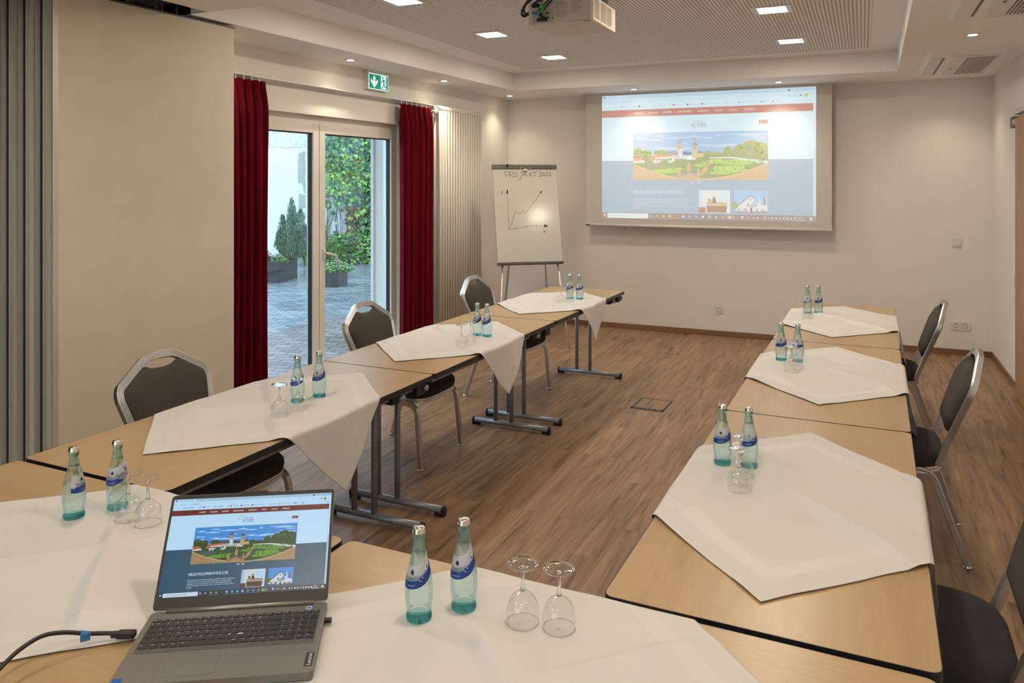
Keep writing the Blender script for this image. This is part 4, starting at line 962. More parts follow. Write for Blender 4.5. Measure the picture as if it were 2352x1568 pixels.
def make_bottle():
    r = empty('water_bottle', Matrix.Identity(4))
    pr = smoothp([(rad, z) for z, rad in BP], 3)
    b = MB(); b.lathe([(.0002, .0)]+pr+[(.0002, .192)], 40)
    bb = b.build('bottle_glass', M['bottle'], r)
    # air space above the water, part of the same glass
    b = MB(); b.lathe([(.0002, .1445)]+[(brad(z)-.0026, z) for z in (.1445, .150, .158, .166, .172, .180, .188)]+[(.0002, .188)], 32)
    b.build('air_space', M['bottle'], r)
    b = MB(); b.lathe([(.0002, .001), (.0262, .001), (.0274, .004), (.0270, .007), (.0240, .009), (.018, .006), (.0002, .005)], 40); b.build('bottle_base', M['bottlebase'], r)
    b = MB()
    pc = [(.0002, .1985), (.0105, .1985), (.0128, .197), (.0135, .193)]
    n = 42; vs = []; prof = pc+[(.0147, .187)]
    for q, (rad, z) in enumerate(prof):
        for k in range(n): a = 2*pi*k/n; rk = rad*(1+(.045 if k % 2 else -.02)*(q == len(prof)-1)); vs.append((rk*cos(a), rk*sin(a), z))
    b.add(vs, [(i*n+k, i*n+(k+1) % n, (i+1)*n+(k+1) % n, (i+1)*n+k) for i in range(len(prof)-1) for k in range(n)], 0, True)
    b.build('bottle_cap', M['cap'], r)
    # wrap label, front faces -Y; rises towards the right-hand side
    def off(th): return .0065*th+.0055*th*th
    def at(th, z, d): rad = brad(z)+d; return (rad*sin(th), -rad*cos(th), z)
    b = MB(); nt_, nz = 40, 12; a0, a1 = -1.35, 1.75
    vs = []
    for j in range(nz+1):
        for i in range(nt_+1):
            th = a0+(a1-a0)*i/nt_; z = .0765+.047*j/nz+off(th); vs.append(at(th, z, .0005))
    fs = []; mi = []
    for j in range(nz):
        for i in range(nt_):
            fs.append((j*(nt_+1)+i, j*(nt_+1)+i+1, (j+1)*(nt_+1)+i+1, (j+1)*(nt_+1)+i))
            th = a0+(a1-a0)*(i+.5)/nt_; lim = 4.6+.7*th; mi.append(0 if j < lim-.9 else (2 if j < lim else 1))
    b.add(vs, fs, 0, True); b.m = mi
    lab = b.build('bottle_label', [mat('label_blue', (.012, .05, .26), .35, var=.2, vscale=90), mat('label_silver', (.50, .52, .56), .35, var=.05), mat('label_wave', (.22, .34, .50), .35)], r, fixn=False)
    b = MB()
    def xf(a, c): th = a/.026; return at(th, c+off(th)*1.0+.001, .0009)
    put_text(b, 'Elisabethen', -.0235, .0945, .0075, .036, xf=xf, shear=.15); put_text(b, 'QUELLE', -.010, .0918, .0018, .014, xf=xf)
    # small head emblem above the name
    hc = (-.006, .1095)
    b.add([xf(hc[0]+.0042*cos(a), hc[1]+.0046*sin(a)) for a in [2*pi*k/12 for k in range(12)]], [tuple(range(12))])
    b.add([xf(hc[0]+x, hc[1]+y) for x, y in ((.002, -.001), (.0045, -.002), (.0035, -.0055), (.0015, -.006))], [(0, 1, 2, 3)])
    b.build('label_lettering', mat('label_ink', (.02, .025, .07), .5), lab, fixn=False)
    b = MB(); put_text(b, 'MEDIUM', -.014, .0815, .0024, .015, xf=xf)
    for dx, dy, q in ((.012, .0885, .0012), (.015, .0865, .0008), (.0175, .092, .0015)): b.add([xf(dx+q*cos(a), dy+q*sin(a)) for a in [2*pi*k/8 for k in range(8)]], [tuple(range(8))])
    b.build('label_small_print', mat('label_white', (.7, .72, .75), .5), lab, fixn=False)
    b = MB(); b.add([xf(.030+.0052*cos(a), .1035+.0058*sin(a)) for a in [2*pi*k/14 for k in range(14)]], [tuple(range(14))], 0)
    b.v = [tuple(Vector(v)*1.0) for v in b.v]; b.build('label_roundel', mat('label_white', (.7, .72, .75), .5), lab, fixn=False)
    b = MB(); pts = [(0, .0045), (.0022, .0005), (.0016, -.003), (-.0016, -.003), (-.0022, .0005)]
    b.add([tuple(Vector(xf(.030+x, .1035+y))*1.0) for x, y in pts], [tuple(range(5))]); b.v = [(x*1.012, y*1.012, z) for x, y, z in b.v]
    b.build('label_drop', mat('label_ink', (.02, .025, .07), .5), lab, fixn=False)
    return r
def face_cam(x, y, dev=0): return math.atan2(0-y, 0-x)+pi/2+R(dev)
bp = make_bottle(); firstb = True
ZC = .7445
WHERE = ['on the front cloth left of the laptop', 'on the front cloth right of the laptop', "on the left row's nearest cloth", "on the left row's middle cloth", "on the left row's farthest cloth", "on the right row's nearest cloth", "on the right row's middle cloth", "on the right row's farthest cloth"]
for k, pair in enumerate(BOT):
    for j, (x, y, dv) in enumerate(pair):
        lab = 'aqua glass water bottle, %s of the two %s' % (('left', 'right')[j], WHERE[k])
        T = TR(x, y, ZC, face_cam(x, y, dv))
        if firstb: bp.matrix_world = T; tag(bp, lab, 'bottle', 'small aqua mineral water bottles'); firstb = False
        else: copy_tree(bp, T, label=lab)
# ================================================================ wine glasses, upside down
def make_glass():
    r = empty('wine_glass', Matrix.Identity(4))
    b = MB(); pr = smoothp([(.0335, 0), (.0355, .010), (.0365, .022), (.0350, .034), (.0295, .048), (.0190, .060), (.0085, .067), (.0050, .070)], 5)
    b.lathe(pr, 40); b.build('bowl', M['bowl'], r, fixn=True)
    b = MB(); b.lathe([(.0331, .0006), (.0336, 0), (.0341, .0006), (.0336, .0012), (.0331, .0006)], 40); b.build('rim', M['stem'], r)
    b = MB(); b.lathe(smoothp([(.0002, .0665), (.0055, .0675), (.0048, .073), (.0036, .085), (.0034, .100), (.0040, .112), (.0065, .1195)], 4)+[(.0002, .1215)], 20); b.build('stem', M['stem'], r)
    b = MB(); b.lathe([(.0002, .1215), (.0065, .1196), (.015, .1215), (.026, .1232), (.0335, .1240), (.0342, .1247), (.0335, .1254), (.020, .1256), (.0002, .1262)], 40); b.build('foot', M['footg'], r)
    return r
gp = make_glass(); firstg = True
for k, pair in enumerate(GLS):
    names = (('left', 'right') if k in (0, 1, 2, 3, 4) else ('nearer', 'farther'))
    for j, (x, y) in enumerate(pair):
        lab = 'upside-down wine glass, %s of the two %s' % (names[j], WHERE[k]); T = TR(x, y, ZC, 0)
        if firstg: gp.matrix_world = T; tag(gp, lab, 'wine glass', 'upturned wine glasses'); firstg = False
        else: copy_tree(gp, T, label=lab)

# ================================================================ laptop
def laptop():
    T = TR(-1.399, 1.215, 0, R(31.0)) @ Matrix.Translation((0, 0, .7455)) @ Matrix.Diagonal((1.035, 1.035, 1.035, 1)) @ Matrix.Translation((0, 0, -.7455))
    r = empty('laptop', TR(-1.399, 1.215, .7455, R(31.0)), 'open grey laptop showing a hotel website on the front tables', 'laptop')
    A = T
    W, Dp = .359, .240; zt = .7615
    b = MB(); b.prism(rrect(W, Dp, .010, 5, W/2, -Dp/2), .7475, zt, 0); b.v = [tuple(v) for v in b.v]
    base = b.build('base', M['laptop'], r, A, bevel=.0015)
    b = MB()
    for x in (.03, W-.03):
        for y in (-.02, -Dp+.02): b.box(x-.012, x+.012, y-.004, y+.004, .7455, .7476)
    b.build_each('rubber_foot', M['black'], r, A)
    b = MB(); b.prism(rrect(.337, .113, .003, 3, .1795, -.0905), zt, zt+.0003); kb = b.build('keyboard', mat('keyboard_well', (.10, .093, .085), .5), r, A)
    # keys
    U = .01765; x0 = .0125
    rows = [(-.0385, .0100, [1]*16+[.8]*4), (-.0535, .0150, [.75]+[1]*12+[1.95]+[1]*4), (-.0712, .0150, [1.2]+[1]*12+[1.5]+[1]*4), (-.0888, .0150, [1.45]+[1]*12+[1.25]+[1]*4), (-.1065, .0150, [1.0]+[1.0]*11+[2.6]+[1]*4), (-.1242, .0150, [1.2, 1, 1, 1, 5.2, 1, 1, 1, 1, 1]+[1.8, 1, 1])]
    leg = [None, '^1234567890ß´', '\tQWERTZUIOPÜ+', '\tASDFGHJKLÖÄ#', '\tYXCVBNM,.-', None]
    lt = MB(); cache = {}
    for ri, (y, hh, ws) in enumerate(rows):
        tot = sum(ws); sc_ = 18.95/tot; x = x0
        for ki, w_ in enumerate(ws):
            kw = w_*sc_*U
            key = (round(kw, 5), hh)
            if key not in cache:
                k = MB(); o = rrect(kw-.0022, hh-.0005, .0018, 2); i = rrect(kw-.0032, hh-.0015, .0015, 2); n = len(o)
                k.add([(a, c, 0) for a, c in o]+[(a, c, .0010) for a, c in o]+[(a, c, .0014) for a, c in i], [(q, (q+1) % n, n+(q+1) % n, n+q) for q in range(n)]+[(n+q, n+(q+1) % n, 2*n+(q+1) % n, 2*n+q) for q in range(n)]+[tuple(range(2*n, 3*n))])
                ko = k.build('key', M['key'], kb); cache[key] = ko
            else: ko = cache[key].copy(); COL.objects.link(ko)
            ko.parent = kb; ko.matrix_world = A @ Matrix.Translation((x+kw/2, y-hh/2+.0075, zt+.0004))
            ch = None
            if leg[ri] and ki < len(leg[ri]): ch = leg[ri][ki]
            if leg[ri] and ki >= len(ws)-4: ch = {1: '', 2: '789', 3: '456', 4: '123'}[ri][ki-len(ws)+4:ki-len(ws)+5] or None
            if ch and ch.strip(): put_text(lt, ch, x+.003, y+.0032, .0038, z=zt+.00195)
            elif ri in (0, 5): lt.box(x+.004, x+.0085, y+.0022 if ri else y+.003, y+.0034 if ri else y+.0040, zt+.0019, zt+.00195)
            x += kw
    lt.build('key_lettering', M['legend'], kb, A, fixn=False)
    b = MB(); o = rrect(.106, .070, .003, 3, .125, -.190); i = rrect(.1052, .0692, .003, 3, .125, -.190); n = len(o)
    b.add([(x, y, zt+.0002) for x, y in o]+[(x, y, zt+.0002) for x, y in i], [(k, (k+1) % n, n+(k+1) % n, n+k) for k in range(n)])
    b.build('touchpad', M['black'], r, A, fixn=False)
    b = MB(); b.prism(rrect(.0155, .043, .001, 2, W-.0115, -.200), zt, zt+.0004); pl = b.build('brand_plate', M['key'], r, A)
    b = MB(); put_text(b, 'Lenovo', 0, 0, .0075, .036, 0, 0, Matrix.Translation((W-.0075, -.218, zt+.0006)) @ Matrix.Rotation(pi/2, 4, 'Z')); b.build('brand_lettering', M['legend'], pl, A, fixn=False)
    b = MB(); b.prism(rrect(.017, .017, .001, 2, .012, -.228), zt, zt+.0003); b.build('blue_sticker', mat('blue_sticker', (.01, .12, .42), .3), r, A)
    b = MB(); b.lathe([(.0052, 0), (.0060, .0), (.0060, .0003), (.0052, .0003)], 24, 0, Matrix.Translation((W-.036, -.020, zt+.0003))); b.build('power_button_ring', emit('power_ring', (.35, .5, 1), 1.6), r, A)
    b = MB(); b.box(W-.001, W+.014, -.062, -.050, .7495, .7560); b.build('usb_dongle', M['black'], r, A, bevel=.0008)
    b = MB(); b.tube([(.030, -.004, zt+.0035), (W-.030, -.004, zt+.0035)], .0042, 12); b.build('hinge_bar', mat('hinge_metal', (.40, .37, .33), .35, .7), r, A)
    # lid
    LT = A @ Matrix.Translation((0, -.001, zt+.003)) @ Matrix.Rotation(R(53.5), 4, 'X')
    b = MB(); b.prism(rrect(W, .231, .008, 5, W/2, .231/2), -.005, -.0006); lid = b.build('lid', M['laptop'], r, LT, bevel=.001)
    b = MB(); b.prism(rrect(W-.002, .229, .007, 5, W/2, .231/2), -.0007, .0); b.prism(rrect(.06, .006, .002, 3, W/2, .231), -.004, .0)
    b.build('screen_bezel', M['key'], lid, LT)
    b = MB(); b.lathe([(.0001, .0003), (.0022, .0003), (.0022, 0)], 12, 0, Matrix.Translation((W/2, .2265, 0))); b.build('webcam', M['black'], lid, LT)
    webpage(.347, .1985, LAP, 'lcd', (.01, .01, .01), lid, LT @ Matrix.Translation((.006, .0235, .0003)), .00004)
laptop()
# cable plugged into the laptop
pts = [(-1.373, 1.148, .7575), (-1.421, 1.125, .7600), (-1.447, 1.097, .768), (-1.471, 1.062, .783), (-1.487, 1.027, .790), (-1.490, .983, .785), (-1.482, .941, .775), (-1.466, .885, .762), (-1.45, .80, .753), (-1.43, .72, .751)]
I4 = Matrix.Identity(4)
r = empty('video_cable', TR(-1.39, 1.16, .745), 'black video cable plugged into the left side of the laptop', 'cable')
def spl(p, n=6):
    o = []
    for i in range(len(p)-1):
        P0, P1, P2, P3 = (Vector(p[max(0, min(len(p)-1, i+d))]) for d in (-1, 0, 1, 2))
        for k in range(n): t = k/n; o.append(.5*((2*P1)+(P2-P0)*t+(2*P0-5*P1+4*P2-P3)*t*t+(3*P1-P0-3*P2+P3)*t**3))
    return o+[Vector(p[-1])]
b = MB(); b.tube(spl(pts), .0042, 12, ref=(0, 0, 1)); b.build('cable_sheath', M['black'], r, I4)
d = (Vector(pts[1])-Vector(pts[0])).normalized(); ang = math.atan2(d.y, d.x)
CT = Matrix.Translation(pts[0]) @ Matrix.Rotation(ang, 4, 'Z')
b = MB(); b.prism(rrect(.036, .0185, .003, 3, .016, 0), -.0050, .0050, 0, CT); b.box(.033, .046, -.0062, .0062, -.0048, .0048, 0, CT); b.build('cable_plug', M['black'], r, I4, bevel=.001)
b = MB(); put_text(b, 'HDMI', 0, 0, .0045, .018, 0, 0, CT @ Matrix.Translation((.024, .003, .0053)) @ Matrix.Rotation(pi, 4, 'Z')); b.build('plug_lettering', M['dot'], r, I4, fixn=False)
P1 = Vector((-1.449, 1.094, .7692)); d = Vector((-.55, -.80, .4)).normalized()
b = MB(); b.tube([P1-d*.009, P1+d*.009], .0052, 12, ref=(0, 0, 1)); b.box(-.009, .009, -.001, .0, -.016, 0, 0, Matrix.Translation(P1) @ Matrix.Rotation(math.atan2(d.y, d.x), 4, 'Z'))
b.build('blue_tape', mat('blue_tape', (.03, .20, .50), .5), r, I4)

# ================================================================ chairs
def make_chair():
    """seat faces local +x"""
    r = empty('banquet_chair', Matrix.Identity(4))
    # ribbed aluminium section: a = depth, b = width across
    wd = .034; dp = .024; prof = [(-dp/2, -wd/2), (dp/2-.002, -wd/2)]
    for k in range(5):
        c0 = -wd/2+wd*(k+.0)/5; prof += [(dp/2, c0+.0018), (dp/2, c0+wd/5-.0018)]
        if k < 4: prof += [(dp/2-.0022, c0+wd/5)]
    prof += [(dp/2-.002, wd/2), (-dp/2, wd/2)]
    lean = R(20.5); up = Vector((-sin(lean), 0, cos(lean))); base = Vector((-.150, 0, .42)); nrm = Vector((cos(lean), 0, sin(lean)))
    def BPt(y, w): return base+up*w+Vector((0, y, 0))
    hp = [(-.190, .0), (-.198, .14), (-.240, .355), (-.235, .400), (-.080, .504), (0, .510)]
    full = hp+[(-y, w) for y, w in reversed(hp[:-1])]
    path = fillet([BPt(y, w) for y, w in full], [0, .3, .10, .05, .09, 0, .09, .05, .10, .3, 0], 8)
    b = MB(); b.sweep(path, prof, nrm, smooth=False); b.build('back_frame', M['chromemetal'], r)
    # upholstered back pad with the dip of the hand hole at the top
    def padout(ins):
        q = [(-.150+ins*.8, .145+ins*.7), (-.190+ins, .215+ins*.3), (-.223+ins, .352), (-.217+ins, .391-ins*.4), (-.092, .474-ins), (-.058, .456-ins), (0, .451-ins)]
        return q+[(-y, w) for y, w in reversed(q[:-1])]+[]
    b = MB(); rings = []
    for ins, d in ((.05, -.026), (.02, -.022), (.004, -.012), (0, -.004), (0, .010), (.006, .020), (.020, .028), (.045, .034), (.075, .036)):
        q = [BPt(y, w)+nrm*d for y, w in padout(ins)]
        f = fillet([*q, q[0]], [.03]*len(q)+[0], 4)[:-1]; rings.append(f)
    n = len(rings[0]); vs = [p for g in rings for p in g]
    b.add(vs, [(i*n+k, i*n+(k+1) % n, (i+1)*n+(k+1) % n, (i+1)*n+k) for i in range(len(rings)-1) for k in range(n)]+[tuple(range(n-1, -1, -1)), tuple(range((len(rings)-1)*n, len(rings)*n))], 0, True)
    b.build('backrest', M['fabricback'], r)
    # seat
    def so(ins):
        p = []
        for a in range(0, 40):
            t = 2*pi*a/40; ct, st = cos(t), sin(t); e = 2/4.2
            x = .045+(.222-ins)*(abs(ct)**e)*(1 if ct > 0 else -1); y = (.232-ins-.025*(1 if ct < 0 else 0)*abs(ct))*(abs(st)**e)*(1 if st > 0 else -1)
            p.append((x, y))
        return p
    b = MB(); rings = [(.010, .408), (.0, .412), (-.004, .430), (-.002, .452), (.010, .468), (.035, .478), (.085, .483), (.15, .485)]
    vs = [(x, y, z+(.0 if x < .1 else -.03*(x-.1))) for i_, z in rings for x, y in so(i_)]; n = 40
    b.add(vs, [(i*n+k, i*n+(k+1) % n, (i+1)*n+(k+1) % n, (i+1)*n+k) for i in range(len(rings)-1) for k in range(n)]+[tuple(range(n-1, -1, -1)), tuple(range((len(rings)-1)*n, len(rings)*n))], 0, True)
    b.build('seat', M['fabricseat'], r)
    # aluminium seat apron following the seat outline
    b = MB(); o = so(.008); pth = [Vector((x, y, .395-(.03*(x-.1) if x > .1 else 0))) for x, y in o]
    b.sweep(pth, [(-.014, -.008), (-.014, .008)] + [(-.010+.006*k, .008-.0018*(k % 2)) for k in range(5)]+[(.014, .008), (.014, -.008)], (0, 0, 1), closed=True)
    b.build('seat_frame', M['chromemetal'], r)
    lp = [(-.0125, -.014), (.0125, -.014), (.0125, .014), (-.0125, .014)]
    lp = [(-.0125, -.011), (-.0095, -.014), (.0095, -.014), (.0125, -.011), (.0125, .011), (.0095, .014), (-.0095, .014), (-.0125, .011)]
    for s in (-1, 1):
        y = s*.232
        b = MB(); b.sweep(fillet([(-.10, y, .378), (.225, y, .374), (.258, y+s*.012, .004)], [0, .075, 0], 8), lp, (0, 1, 0)); b.build('leg', M['chromemetal'], r)
        b = MB(); b.sweep(fillet([(.06, y-s*.004, .385), (-.125, y-s*.004, .400), (-.262, y+s*.006, .004)], [0, .075, 0], 8), lp, (0, 1, 0)); b.build('leg', M['chromemetal'], r)
        b = MB()
        b.lathe([(.0001, 0), (.019, 0), (.019, .006), (.012, .010), (.0001, .010)], 16, 0, Matrix.Translation((.258, y+s*.012, 0)))
        b.lathe([(.0001, 0), (.019, 0), (.019, .006), (.012, .010), (.0001, .010)], 16, 0, Matrix.Translation((-.262, y+s*.006, 0)))
        b.build_each('glide', M['chrome'], r)
    return r
cp = make_chair(); GC = 'banquet chairs around the tables'
CH = [(-2.612, 2.58, 0, 'dark padded banquet chair with aluminium frame, in front of the beige partition panel'), (-2.612, 4.18, 0, 'dark padded banquet chair with aluminium frame, in front of the glazed door'), (-2.592, 5.68, 0, 'dark padded banquet chair with aluminium frame, next to the flipchart'),
      (.190, 2.47, pi, 'dark padded banquet chair cut by the bottom right border, nearest of the right row'), (.158, 4.17, pi, 'dark padded banquet chair with aluminium frame, middle one of the right row'), (.158, 5.80, pi, 'dark padded banquet chair with aluminium frame, farthest of the right row')]
for k, (x, y, a, l) in enumerate(CH):
    T = TR(x, y, 0, a+TH)
    if k == 0: cp.matrix_world = T; tag(cp, l, 'chair', GC)
    else: copy_tree(cp, T, label=l)

# ================================================================ courtyard
def paver_mat():
    m, t, p = nt('wet_paving')
    tc = node(t, 'ShaderNodeTexCoord'); mp = node(t, 'ShaderNodeMapping'); mp.inputs['Rotation'].default_value = (0, 0, R(-12)); t.links.new(tc.outputs['Object'], mp.inputs[0])
    br = node(t, 'ShaderNodeTexBrick'); t.links.new(mp.outputs[0], br.inputs[0])
    for k, v in (('Scale', 1), ('Mortar Size', .008), ('Brick Width', .21), ('Row Height', .105), ('Bias', 0)): br.inputs[k].default_value = v
    br.inputs['Color1'].default_value = (.16, .19, .22, 1); br.inputs['Color2'].default_value = (.30, .34, .38, 1); br.inputs['Mortar'].default_value = (.04, .055, .055, 1)
    n = node(t, 'ShaderNodeTexNoise'); n.inputs['Scale'].default_value = .8; n.inputs['Detail'].default_value = 4; t.links.new(tc.outputs['Object'], n.inputs[0])
    sx = node(t, 'ShaderNodeSeparateXYZ'); t.links.new(tc.outputs['Object'], sx.inputs[0])
    g = node(t, 'ShaderNodeMath', operation='GREATER_THAN'); g.inputs[1].default_value = -6.15; t.links.new(sx.outputs[0], g.inputs[0])
    mx = node(t, 'ShaderNodeMix', data_type='RGBA', blend_type='MULTIPLY'); mx.inputs['B'].default_value = (1.15, .82, .78, 1)
    t.links.new(g.outputs[0], mx.inputs['Factor']); t.links.new(br.outputs[0], mx.inputs['A']); t.links.new(mx.outputs['Result'], p.inputs['Base Color'])
    mr = node(t, 'ShaderNodeMapRange'); mr.inputs[1].default_value = .35; mr.inputs[2].default_value = .65; mr.inputs[3].default_value = .12; mr.inputs[4].default_value = .5
    t.links.new(n.outputs[0], mr.inputs[0]); t.links.new(mr.outputs[0], p.inputs['Roughness'])
    b = node(t, 'ShaderNodeBump'); b.inputs['Strength'].default_value = .5; b.inputs['Distance'].default_value = .01; b.invert = True
    t.links.new(br.outputs['Fac'], b.inputs['Height']); t.links.new(b.outputs[0], p.inputs['Normal'])
    return m
b = MB(); b.box(-24, -4.41, -8, 24, -.3, -.05); b.box(-24, 10, -20, -8, -.3, -.05); b.box(-4.41, 10, -8, -2.92, -.3, -.05)
struct(b.build('courtyard_paving', paver_mat()), 'wet grey block paving of the courtyard')
b = MB(); b.box(-4.42, -4.08, 3.95, 6.6, -.05, .0, 0); struct(b.build('door_sill', M['outplaster']))
def yardwall_mat():
    m, t, p = nt('old_courtyard_plaster')
    tc = node(t, 'ShaderNodeTexCoord'); sx = node(t, 'ShaderNodeSeparateXYZ'); t.links.new(tc.outputs['Object'], sx.inputs[0])
    n = node(t, 'ShaderNodeTexNoise'); n.inputs['Scale'].default_value = 3; n.inputs['Detail'].default_value = 8; t.links.new(tc.outputs['Object'], n.inputs[0])
    n3 = node(t, 'ShaderNodeTexNoise'); n3.inputs['Scale'].default_value = 22; n3.inputs['Detail'].default_value = 5; t.links.new(tc.outputs['Object'], n3.inputs[0])
    def mth(op, a, c=None):
        q = node(t, 'ShaderNodeMath', operation=op)
        for i, v in enumerate((a, c)):
            if v is None: continue
            if isinstance(v, (int, float)): q.inputs[i].default_value = v
            else: t.links.new(v, q.inputs[i])
        return q.outputs[0]
    wob = mth('MULTIPLY', mth('SUBTRACT', n.outputs[0], .5), .12)
    d = mth('ABSOLUTE', mth('ADD', mth('SUBTRACT', sx.outputs[0], .60), wob))
    strip = mth('MULTIPLY', mth('LESS_THAN', d, .075), mth('GREATER_THAN', n.outputs[0], .42))
    strip = mth('MULTIPLY', strip, mth('LESS_THAN', sx.outputs[2], 2.35))
    rough_side = mth('MULTIPLY', mth('GREATER_THAN', sx.outputs[0], .66), mth('GREATER_THAN', n3.outputs[0], .60))
    hi = mth('MULTIPLY', mth('GREATER_THAN', mth('ADD', sx.outputs[2], wob), 2.43), mth('GREATER_THAN', n3.outputs[0], .52))
    crack = mth('MULTIPLY', mth('LESS_THAN', mth('ABSOLUTE', mth('SUBTRACT', mth('ADD', sx.outputs[2], wob), 2.42)), .008), mth('LESS_THAN', sx.outputs[0], .62))
    m1 = node(t, 'ShaderNodeMix', data_type='RGBA'); m1.inputs['A'].default_value = (.74, .76, .78, 1); m1.inputs['B'].default_value = (.50, .54, .56, 1); t.links.new(mth('MAXIMUM', rough_side, hi), m1.inputs['Factor'])
    m2 = node(t, 'ShaderNodeMix', data_type='RGBA'); m2.inputs['B'].default_value = (.38, .40, .36, 1); t.links.new(m1.outputs['Result'], m2.inputs['A']); t.links.new(mth('MAXIMUM', strip, crack), m2.inputs['Factor'])
    t.links.new(m2.outputs['Result'], p.inputs['Base Color']); p.inputs['Roughness'].default_value = .9
    bb = node(t, 'ShaderNodeBump'); bb.inputs['Strength'].default_value = .5; bb.inputs['Distance'].default_value = .02; t.links.new(n3.outputs[0], bb.inputs['Height']); t.links.new(bb.outputs[0], p.inputs['Normal'])
    return m
YW = TR(-11.234, 12.765, -.05, R(38.94))     # local x along the wall, local -y towards the courtyard
b = MB(); b.box(-14, 12, 0, .3, 0, 4.6); struct(b.build('courtyard_wall', yardwall_mat(), T=YW), 'old white plastered courtyard wall')
GREENS = [mat('leaf_dark', (.022, .085, .03), .5), mat('leaf_mid', (.06, .19, .05), .45), mat('leaf_bright', (.15, .36, .06), .4), mat('leaf_blue', (.05, .17, .12), .4), mat('leaf_yellow', (.34, .46, .12), .45), mat('leaf_rust', (.16, .05, .04), .5), mat('stem_brown', (.07, .05, .035), .8)]
LEAF = [(0, 0), (.42, .10), (.50, .42), (.22, .50), (0, 1), (-.22, .50), (-.50, .42), (-.42, .10)]
def leaf(b, p, size, nrm, mi, rnd, spin=None, droop=0):
    n_ = Vector(nrm)+Vector((rnd.uniform(-.5, .5), rnd.uniform(-.5, .5), rnd.uniform(-.4, .5))); n_.normalize()
    q = n_.to_track_quat('Z', 'Y').to_matrix().to_4x4(); a = rnd.uniform(0, 2*pi) if spin is None else spin+rnd.uniform(-.5, .5)
    T = Matrix.Translation(p) @ q @ Matrix.Rotation(a, 4, 'Z')
    vs = [(x*size, y*size, -.18*size*(abs(x)*2)**2) for x, y in LEAF]
    b.add(vs, [(0, 1, 2, 3, 4), (0, 4, 5, 6, 7)], mi, False, T)
rnd = random.Random(11)
b = MB(); cnt = 0
while cnt < 8500:
    x = rnd.uniform(.95, 3.4); z = rnd.uniform(.0, 3.4)
    # cover: full above, thinning downwards, thick again towards the right-hand side
    lowlim = 1.22+.55*max(0, (x-1.3))*(.5+.5*sin(x*5)) if x < 2.0 else .95
    cov = 1 if z > lowlim+.2 else (.25 if z > lowlim-.15 else .035)
    if x > 1.98: cov = max(cov, .85)
    elif x > 1.8: cov = max(cov, .4)
    if x < 1.1: cov *= .12 if z < 2.4 else .4
    if rnd.random() > cov: continue
    mi = rnd.choices([0, 1, 2, 3, 4], [3, 4, 3, 3, 1.2] if z > 1.9 else ([2, 4, 5, 1, 3] if z > 1.45 else [4, 4, 2, 2, .3]))[0]
    leaf(b, (x, -rnd.uniform(.14, .36), z), rnd.uniform(.065, .125), (0, -1, .25), mi, rnd, pi)
    cnt += 1
for k in range(240):      # reddish young shoots lower down
    x = rnd.uniform(1.5, 2.0)+rnd.gauss(0, .05); z = rnd.uniform(.45, 1.2); leaf(b, (x, -rnd.uniform(.08, .16), z), rnd.uniform(.05, .09), (0, -1, .2), rnd.choice([5, 5, 1, 4]), rnd, pi)
for k in range(26):
    x = rnd.uniform(.85, 2.2); z0 = rnd.uniform(0, .3); z1 = rnd.uniform(1.0, 2.2); b.tube([(x, -.015, z0), (x+rnd.uniform(-.08, .08), -.02, (z0+z1)/2), (x+rnd.uniform(-.15, .15), -.02, z1)], .004, 5, 6)
o = b.build('climbing_ivy', GREENS, None, YW, fixn=False); tag(o, 'green ivy climbing the white courtyard wall behind the right door pane', 'climbing plant')
# leafy border at the foot of the wall
def bush(name, x0, x1, d0, d1, h, n, mats_w, size, label, cat, seed):
    rnd = random.Random(seed); b = MB()
    for k in range(n):
        u = rnd.random(); x = x0+(x1-x0)*u; hh = h*(1-.5*abs(2*u-1)**3)*rnd.uniform(.75, 1.1); z = hh*rnd.random()**.7
        leaf(b, (x, -rnd.uniform(d0, d1)*(1-.4*z/h), z+.02), rnd.uniform(*size), (0, -.6, .7), rnd.choices(range(len(mats_w)), mats_w)[0], rnd)
    for k in range(14):
        x = rnd.uniform(x0, x1); b.tube([(x, -(d0+d1)/2, 0), (x+rnd.uniform(-.06, .06), -(d0+d1)/2, h*.7)], .005, 5, 6)
    tag(b.build(name, GREENS, None, YW, fixn=False), label, cat)
bush('leafy_shrub', 1.65, 2.6, .15, .6, .62, 1500, [2, 4, 4, 1, 2, .2], (.06, .11), 'bright green leafy shrub at the foot of the ivy wall', 'shrub', 21)
bush('leafy_shrub', 1.05, 1.75, .2, .6, .55, 900, [4, 4, 1, 2, .3, .2], (.07, .13), 'dark green shrub behind the door handle at the foot of the wall', 'shrub', 22)
bush('rust_shrub', .72, 1.02, .16, .32, 1.0, 260, [1, 1, .3, .2, .1, 6], (.04, .07), 'rust-red young creeper shoots left of the middle door frame', 'shrub', 23)
def blades(name, cx_, dy, rad, h, n, label, seed):
    rnd = random.Random(seed); b = MB()
    for k in range(n):
        a = rnd.uniform(0, 2*pi); L = h*rnd.uniform(.7, 1.2); r0 = rnd.uniform(0, rad*.35); sp = rnd.uniform(.15, .8)*rad*1.5; w_ = rnd.uniform(.008, .014)
        pts = []
        for i in range(8):
            t = i/7; pts.append(Vector((cx_+cos(a)*(r0+sp*t**1.4), dy+sin(a)*(r0+sp*t**1.4)*.6, L*(t*1.25-.55*t**2.4*(1+sp)))))
        side = Vector((-sin(a), cos(a), 0)); vs = []
        for i, p_ in enumerate(pts): ww = w_*(1-(i/7)**2)+.001; vs += [p_-side*ww, p_+side*ww]
        b.add(vs, [(2*i, 2*i+1, 2*i+3, 2*i+2) for i in range(7)], rnd.choice([1, 2, 2, 3]), True)
    tag(b.build(name, GREENS, None, YW, fixn=False), label, 'plant')
